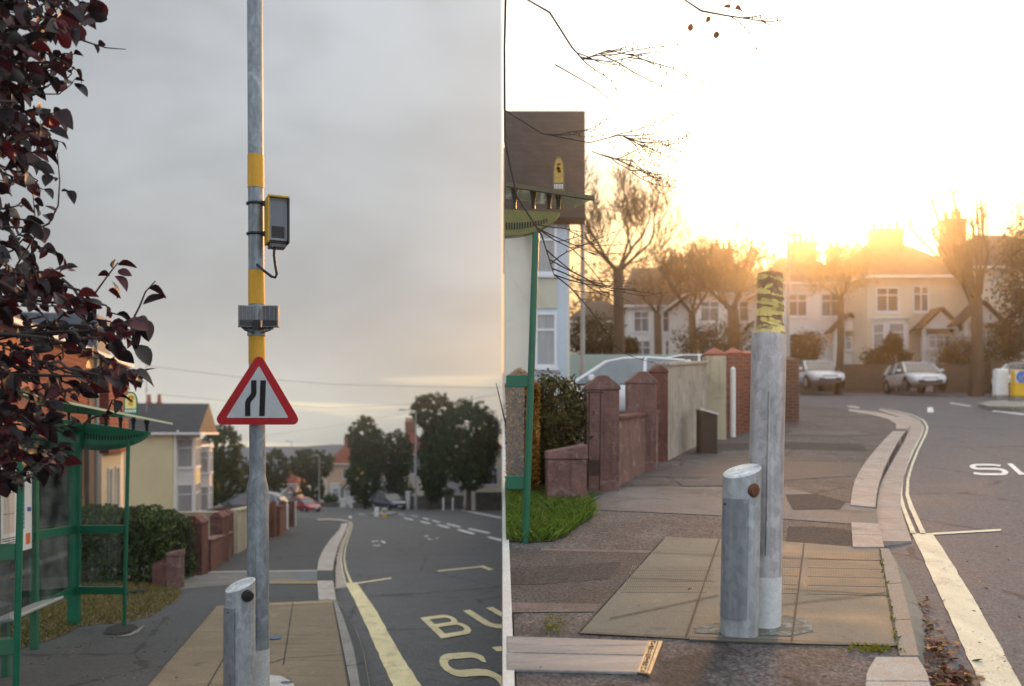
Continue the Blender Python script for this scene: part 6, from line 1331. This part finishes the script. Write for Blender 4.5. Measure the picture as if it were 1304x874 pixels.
# its big roof seen from below, and the verge
a = [PT(641.5, 277, 21.3), PT(745, 277, 21.3), PT(745, 141.5, 25.2), PT(641.5, 141.5, 25.2)]; a[0].x = .06; a[3].x = .06
k = V3(0, .08, -.16)
WL[hR.name] = Vector(hR.location); obj('roof_slope', MB().hexa([p + k for p in a] + a), brick_mat('brown_slate_slope', (.040, .030, .026), (.030, .023, .020), (.016, .013, .012), .3, .2, .012, .85, .4, .4), hR)
GH = 'cream terraced houses across the upper junction'
def rh(label, x0, d, wpx, he, hr, wm, rm=slate_b, **kk):
    z = k_.pop('z', None) if (k_ := kk) is not None else None
    return house(label, Vector(((x0 - CX) / F * d, d, (zr(d) + 1.25 if z is None else z))), kk.pop('rz', 0), wpx / F * d, kk.pop('D', 9), he, hr, wm, rm, group=GH, **kk)
rh('cream semi with a gabled white porch behind the silver hatchback', 1104, 49, 138, 5.1, 7.9, cream_wall, over=.4, roof='hip', inset=2.2,
   wins=[('f', .5, 3.1, 1.3, 1.4, 2, 2), ('f', 2.6, 3.1, .9, 1.5, 2, 2)], bays=[(.3, 2.0, .8, -1, 2.6, white_wall, [(.7, 1.7)])], porch=[(2.6, 2.0, 1.2, 2.0, white_wall, slate_b)], chims=[(2.6, 3.5, 1.9, .8, 6.5, 8.6, 4)])
rh('white terrace house behind the bare tree right of the taped post', 990, 52, 108, 5.0, 7.5, white_wall, inset=2.0, wins=[('f', .6, 3.0, 1.2, 1.4, 2, 2), ('f', 2.6, 3.0, 1.2, 1.4, 2, 2), ('f', .5, .3, 1.4, 1.7, 2, 2)], porch=[(3.0, 1.8, 1.1, 2.0, white_wall, slate_b)], chims=[(2.95, 4, 1.5, .8, 6.5, 8.4, 4), (4.9, 4, .7, .8, 6.2, 8.0, 2)])
rh('cream house with a wide roof at the right end of the upper junction', 1248, 47, 150, 5.4, 8.2, cream_wall, inset=2.6, wins=[('f', 1.6, 3.3, 1.4, 1.5, 2, 2), ('f', 4.2, 3.3, 1.2, 1.5, 2, 2)], bays=[(1.0, 2.2, .8, -1, 2.7, white_wall, [(.7, 1.7)])], porch=[(-1.6, 2.0, 1.4, 2.2, white_wall, slate_b)], chims=[(-.2 + .8, 4, 1.2, .8, 6.8, 9.0, 3)])
rh('pale terrace house left of the taped post among the bare trees', 880, 58, 110, 4.9, 7.8, white_wall, inset=2.0, wins=[('f', .6, 3.0, 1.3, 1.4, 2, 2), ('f', 3.2, 3.0, 1.3, 1.4, 2, 2), ('f', .6, .8, 1.3, 1.6, 2, 2)], porch=[(3.2, 2.0, 1.1, 2.0, white_wall, slate_b)], chims=[(3.0, 4, 1.6, .8, 6.8, 8.7, 4)])
rh('far white terrace house with red panels left among the bare trees', 800, 66, 84, 4.6, 8.4, white_wall, inset=1.4, wins=[('f', .4, 2.6, 1.2, 1.6, 2, 2), ('f', 2.6, 2.6, 1.4, 1.6, 2, 2), ('f', .5, .2, 1.2, 1.8, 2, 2), ('f', 2.8, .2, 1.2, 1.8, 2, 2)], chims=[(4.4, 4, 1.2, .8, 7.4, 9.0, 3)])
rh('low brown roofed house at the left behind the tall bare tree', 724, 70, 90, 3.6, 6.0, cream_wall, inset=2.5, wins=[('f', 1.0, .8, 1.3, 1.4, 2, 2), ('f', 3.2, .8, 1.3, 1.4, 2, 2)])
# garden walls across the junction
brw = M('brown_garden_wall', (.12, .085, .06), .85, .3, 3, .2, 50, .4)
GW2 = 'low brown garden walls across the upper junction'
for lb, x0, x1, yt, yb, d in (('low brown garden wall left of the silver hatchback', 1062, 1132, 466, 496, 45.5), ('low brown garden wall right of the silver hatchback', 1192, 1262, 466, 499, 44), ('low brown garden wall behind the keep left bollards', 1262, 1340, 462, 500, 43.5), ('low brown garden wall behind the car right of the taped post', 1000, 1062, 468, 494, 47)):
    wall(lb, 'garden_wall', (PT(x0, yb, d), PT(x0, yt, d)), (PT(x1, yb, d), PT(x1, yt, d)), brw, .3, .5, cope=.08, group=GW2)
# shrubs and hedges in those gardens
olive = leaf_mat('olive_leaf', [(0, (.018, .018, .006)), (.5, (.04, .038, .012)), (1, (.085, .07, .02))], .6, .3, .25)
GS = 'garden shrubs across the upper junction'
for i, (lb, x0, x1, y0, y1, d) in enumerate((('wide olive shrub at the foot of the forked bare trees', 858, 962, 405, 470, 40), ('round dark shrub beside the white bay window', 1127, 1148, 424, 452, 46), ('olive hedge behind the wall left of the silver hatchback', 1096, 1160, 442, 474, 46.5), ('bushy shrub in front of the cream semi right of the porch', 1192, 1262, 430, 476, 45), ('tall dark shrub at the right picture edge above the bollards', 1258, 1312, 398, 470, 44.5), ('shrub left of the forked tree trunk by the white house', 1004, 1048, 418, 472, 47), ('low shrub behind the teal wall under the tall bare tree', 770, 812, 428, 458, 33), ('dark shrub filling the gap under the far left roofs', 722, 790, 400, 462, 36))):
    e = pxell(x0, x1, y0, y1, d, .7); t = thing('shrub', lb, 'shrub', V3(e[0].x, e[0].y, zr(d)), group=GS); obj('foliage', leaf_cloud(3600, [e], .13, clump=.16, rs=random.Random(190 + i)), olive, t, recalc=False)
    obj('stems', MB().tube([V3(e[0].x, e[0].y, zr(d) - .3), e[0]], [.1, .05], 6).tube([V3(e[0].x + .3, e[0].y, zr(d) - .3), e[0] + V3(e[1].x * .5, 0, 0)], [.06, .03], 6), bark, t)
# bare trees
barkd = M('bare_bark', (.075, .052, .036), .9, .35, 3, .3, 30, .6, stretch=(1, 1, .3))
def grow(mb, p, d, L, r, lev, rs, spread, up, kids, minr=.006):
    n = 5; pth = [p]; dd_ = d.copy()
    for i in range(n):
        dd_ = (dd_ + V3(rs.gauss(0, .16), rs.gauss(0, .16), rs.gauss(up * .10, .09))).normalized(); pth.append(pth[-1] + dd_ * L / n)
    mb.tube(pth, [max(minr, r * (1 - .5 * i / n)) for i in range(n + 1)], 7 if lev > 3 else 4, cap=False)
    if lev == 0: return
    for k in range(kids + (1 if lev < 3 else 0)):
        u = rs.uniform(.3, 1.0) if k else 1.0; i = min(n - 1, int(u * n)); q = pth[i].lerp(pth[i + 1], u * n - i) if u < 1 else pth[-1]
        a = rs.uniform(0, 6.28); ax = dd_.cross(UP); ax = ax.normalized() if ax.length > .1 else V3(1, 0, 0); nd = dd_.copy(); nd.rotate(Matrix.Rotation(rs.uniform(.4, 1.1) * spread * (.4 if k == 0 else 1), 3, ax)); nd.rotate(Matrix.Rotation(a, 3, dd_))
        nd = (nd + V3(0, 0, up * .3)).normalized(); grow(mb, q, nd, L * rs.uniform(.55, .82), max(minr, r * (rs.uniform(.55, .7) if k == 0 else rs.uniform(.32, .5))), lev - 1, rs, spread, up, kids, minr)
def bare_tree(label, base, fork_h, hgt, r, seed, spread=.7, up=.5, kids=3, lev=4, minr=.012, limbs=4, group='bare winter trees along the upper street', haze_leaf=0, mat=None, pollard=False):
    t = thing('bare_tree', label, 'tree', base, group=group); rs = random.Random(seed)
    f = base + V3(rs.gauss(0, .05), 0, fork_h); obj('trunk', MB().tube([base - UP * .4, base.lerp(f, .1), base.lerp(f, .5) + V3(.04, 0, 0), f, f + UP * .1], [r * 1.5, r * 1.15, r, r * .95, r * .6], 14), mat or barkd, t, smooth=60)
    mb = MB()
    for k in range(limbs):
        a = k * 6.28 / limbs + rs.uniform(-.4, .4); tilt = spread * rs.uniform(.55, 1.0) * (.35 if k == 0 else 1); d = V3(math.cos(a) * math.sin(tilt), math.sin(a) * math.sin(tilt) * .8, math.cos(tilt)); grow(mb, f - UP * .15 * k * r, d, (hgt - fork_h) * rs.uniform(.36, .46), r * rs.uniform(.34, .5), lev, rs, spread, up, kids, minr)
    if pollard:
        for k in range(14):
            a = rs.uniform(0, 6.28); tl_ = rs.uniform(0, 1.0); c = f + V3(math.cos(a) * math.sin(tl_), math.sin(a) * math.sin(tl_), math.cos(tl_)) * (hgt - fork_h) * rs.uniform(.5, .95); s0 = f.lerp(base, rs.uniform(0, .22)); mb.tube([s0, s0.lerp(c, .5) + V3(rs.gauss(0, .1), 0, .1), c, c + UP * .12], [r * .34, r * .2, r * .24, .02], 7)
            for _ in range(9): mb.tube([c, c + V3(rs.gauss(0, .25), rs.gauss(0, .25), rs.uniform(.2, .7))], [.03, .008], 4)
    obj('limbs', mb, mat or barkd, t, smooth=60)
    if haze_leaf:
        e = (f + UP * (hgt - fork_h) * .5, V3((hgt - fork_h) * .42, (hgt - fork_h) * .42, (hgt - fork_h) * .5)); obj('dry_leaves', leaf_cloud(haze_leaf, [e], .10, clump=.22, shell=.3, rs=rs), leaf_mat('dry_leaf', [(0, (.10, .055, .018)), (1, (.24, .13, .04))], .7, .4, .2), t, recalc=False)
    return t
def bt(label, X, d, fork_y, top_y, rpx, seed, **k):
    b = V3((X - CX) / F * d, d, zr(d)); fz = H + (CY - fork_y) / F * d; tz = H + (CY - top_y) / F * d
    return bare_tree(label, b, fz - b.z, tz - b.z, rpx / F * d, seed, **k)
bt('tall dark bare tree with upswept limbs next to the dark roofed end house', 787, 30, 345, 215, 7, 3, spread=.95, up=.8, lev=5, minr=.007, kids=3, limbs=5)
bt('left one of the two forked trees with dry leaves in the sun haze', 883, 42, 400, 300, 5, 12, spread=1.05, up=.4, lev=5, minr=.008, haze_leaf=2400, limbs=5)
bt('right one of the two forked trees with a thick trunk left of the taped post', 934, 40, 395, 290, 7.5, 7, spread=1.05, up=.45, lev=5, minr=.008, haze_leaf=2600, limbs=5)
bt('wide spreading bare tree with a slim trunk right of the taped post', 1068, 42, 380, 295, 4.2, 23, spread=1.15, up=.35, lev=5, minr=.008, haze_leaf=2400, limbs=5)
bt('big pollarded tree with knobbly branch ends right of the silver hatchback', 1243, 40, 380, 232, 7, 31, spread=.95, up=.5, lev=3, minr=.010, pollard=True, limbs=5)
bt('dark bare tree in the gap between the forked trees and the tall dark tree', 838, 60, 400, 330, 5, 44, spread=.9, lev=3, minr=.03, haze_leaf=2400)
e = pxell(1276, 1345, 262, 440, 42, .8); t = thing('leafy_tree', 'dark leafy tree filling the right edge above the bollards', 'tree', V3(e[0].x + .4, 42, zr(42))); obj('crown', leaf_cloud(6500, [e], .17, rs=random.Random(61)), leaf_mat('evergreen_dark', [(0, (.012, .014, .006)), (1, (.05, .045, .018))], .6, .2, .2), t, recalc=False); obj('trunk', MB().tube([V3(e[0].x + .4, 42, zr(42) - .3), e[0]], [.25, .1], 10), barkd, t)
# wooded backdrop beyond the houses
wd = leaf_mat('wood_twigs', [(0, (.05, .035, .02)), (1, (.12, .085, .045))], .8, .3, .1)
mb_e = [pxell(x - 26, x + 26, y, 420, 84, .5) for x, y in ((740, 330), (780, 318), (822, 322), (862, 308), (905, 300), (950, 298), (985, 306))]
tag(stuff(obj('woodland', leaf_cloud(7000, mb_e, .35, clump=.2, rs=random.Random(9)), wd, recalc=False)), 'distant brown winter woodland behind the upper houses', 'woodland')
# tall pale lamp posts on the upper street
street_lamp('tall pale street lamp rising behind the taped post', 1003.5, 490, 302, 38, .4, zr(38), .095, 'street lamps on the upper street', dirx=1)
street_lamp('slim pale street lamp right of the dark roofed end house', 742, 470, 280, 26, .3, zr(26), .075, 'street lamps on the upper street')
# ------------------------------------------------------------------ RIGHT: twigs reaching over from a bare street tree on the verge
ov = thing('overhanging_tree', 'bare twigs with a few last leaves hanging into the bright evening sky', 'tree', zplane_r(.55, -1.6)); rs = random.Random(17); mb = MB(); lf = MB(); b = zplane_r(.55, -1.6)
obj('trunk', MB().tube([b - UP * .2, b + UP * .5, b + V3(.02, .05, 2.0), b + V3(0, .3, 3.0), b + V3(-.05, .9, 3.9)], [.16, .13, .11, .10, .07], 14), MATS['dark_bark'], ov, smooth=60)
bm_ = MATS['dark_twig']
def bough(pts, r0, r1):
    p = [PT(x, y, d) if len(q) == 3 else q for q in pts for x, y, d in [q]]; mb.tube(p, [r0 + (r1 - r0) * i / (len(p) - 1) for i in range(len(p))], 6); return p
def side(p, n, L, r, droop, lev=1, dirb=V3(1, .1, -.2)):
    for k in range(n):
        i = rs.randrange(1, len(p) - 1); u = rs.random(); q = p[i].lerp(p[i + 1], u); d = ((p[i + 1] - p[i]).normalized() * .6 + dirb * .7 + V3(rs.gauss(0, .3), rs.gauss(0, .4), rs.gauss(droop, .35))).normalized()
        pth = [q]
        for j in range(5): d = (d + V3(rs.gauss(0, .14), rs.gauss(0, .14), rs.gauss(.02, .12))).normalized(); pth.append(pth[-1] + d * L / 5 * rs.uniform(.7, 1.2))
        for v in pth: v.x = max(v.x, .035)
        mb.tube(pth, [r * (1 - .7 * j / 5) for j in range(6)], 4)
        for j in range(2, 6):                        # buds
            mb.tube([pth[j], pth[j] + V3(rs.gauss(0, .01), rs.gauss(0, .01), rs.gauss(.005, .012))], [.0035, .001], 4)
        if lev: side(pth, 2, L * .5, r * .6, droop, lev - 1, dirb)
t0 = b + V3(-.05, .9, 3.9)
def arch(*px): return [t0] + [PT(*q) for q in px]
B1 = arch((720, -700, 2.6), (648, -160, 4.4), (642.5, 60, 5.0), (643, 180, 5.2), (658, 250, 5.2), (690, 300, 5.2), (706, 352, 5.2))
mb.tube(B1, [.05, .02, .006, .0055, .006, .006, .005, .002], 8); side(B1[4:], 9, .6, .0045, .1, 1, V3(1.2, .1, .1))
B2 = arch((740, -600, 3.0), (700, -100, 4.2), (672, 0, 4.6), (700, 16, 4.7), (728, 60, 4.8), (742, 76, 4.8), (775, 64, 4.85), (808, 72, 4.9))
mb.tube(B2, [.04, .02, .008, .006, .005, .0045, .004, .003, .0015], 6); side(B2[4:], 9, .28, .0035, .0, 0)
B3 = arch((860, -600, 3.0), (880, -120, 4.4), (872, 0, 4.7), (893, 14, 4.75), (925, 20, 4.8), (978, 28, 4.85))
mb.tube(B3, [.035, .02, .010, .006, .005, .004, .002], 6); side(B3[4:], 5, .18, .003, .0, 0)
B4 = arch((700, -650, 2.8), (646, -120, 4.4), (642, 60, 5.0), (642, 140, 5.2), (690, 170, 5.3), (750, 182, 5.4), (790, 172, 5.4), (826, 186, 5.5))
mb.tube(B4, [.04, .012, .005, .0045, .004, .0035, .003, .002, .0015], 6); side(B4[4:], 10, .34, .0032, .0, 1)
side([PT(648, 60, 5), PT(700, 84, 5), PT(760, 70, 5), PT(810, 74, 5.1)], 5, .5, .004, -.05, 0); side([PT(700, 178, 5.3), PT(745, 190, 5.3), PT(790, 205, 5.3), PT(815, 230, 5.4)], 7, .36, .003, -.15, 1)
for x, y, ax, ay, s in ((880, 30, -.1, -1, .055), (905, 22, -.7, -.5, .045), (936, 12, .9, .1, .06), (930, 10, -.7, .5, .05), (968, 27, 1, -.1, .05), (912, 40, .1, -1, .05), (902, 102, .4, -1, .075), (963, 60, .3, -.8, .02)): leaf(lf, PT(x, y, 4.8), (ax, .2, ay), s * .8, .3)
mb.tube([PT(905, 20, 4.8), PT(899, 60, 4.8), PT(903, 102, 4.8)], .0012, 4)
obj('limbs', mb, bm_, ov, smooth=60); obj('last_leaves', lf, leaf_mat('russet_leaf', [(0, (.10, .035, .015)), (1, (.28, .10, .03))], .5, .5, .3), ov, smooth=60, recalc=False)

# ------------------------------------------------------------------ evening air over both streets
hz = bpy.data.materials.new('evening_haze'); hz.use_nodes = True; t = NT(hz.node_tree); t.n.remove(t.n['Principled BSDF'])
pv = t.new('ShaderNodeVolumePrincipled'); pv.inputs['Color'].default_value = (.90, .90, .90, 1); pv.inputs['Density'].default_value = HAZE; pv.inputs['Anisotropy'].default_value = .925
t.lk(pv.outputs[0], t.n['Material Output'].inputs['Volume'])
mb = MB().hexa([V3(-305, -45, -26), V3(255, -45, -26), V3(255, 196, -26), V3(-305, 196, -26), V3(-305, -45, 21), V3(255, -45, 21), V3(255, 196, 21), V3(-305, 196, 21)])
stuff(obj('haze', mb, hz))
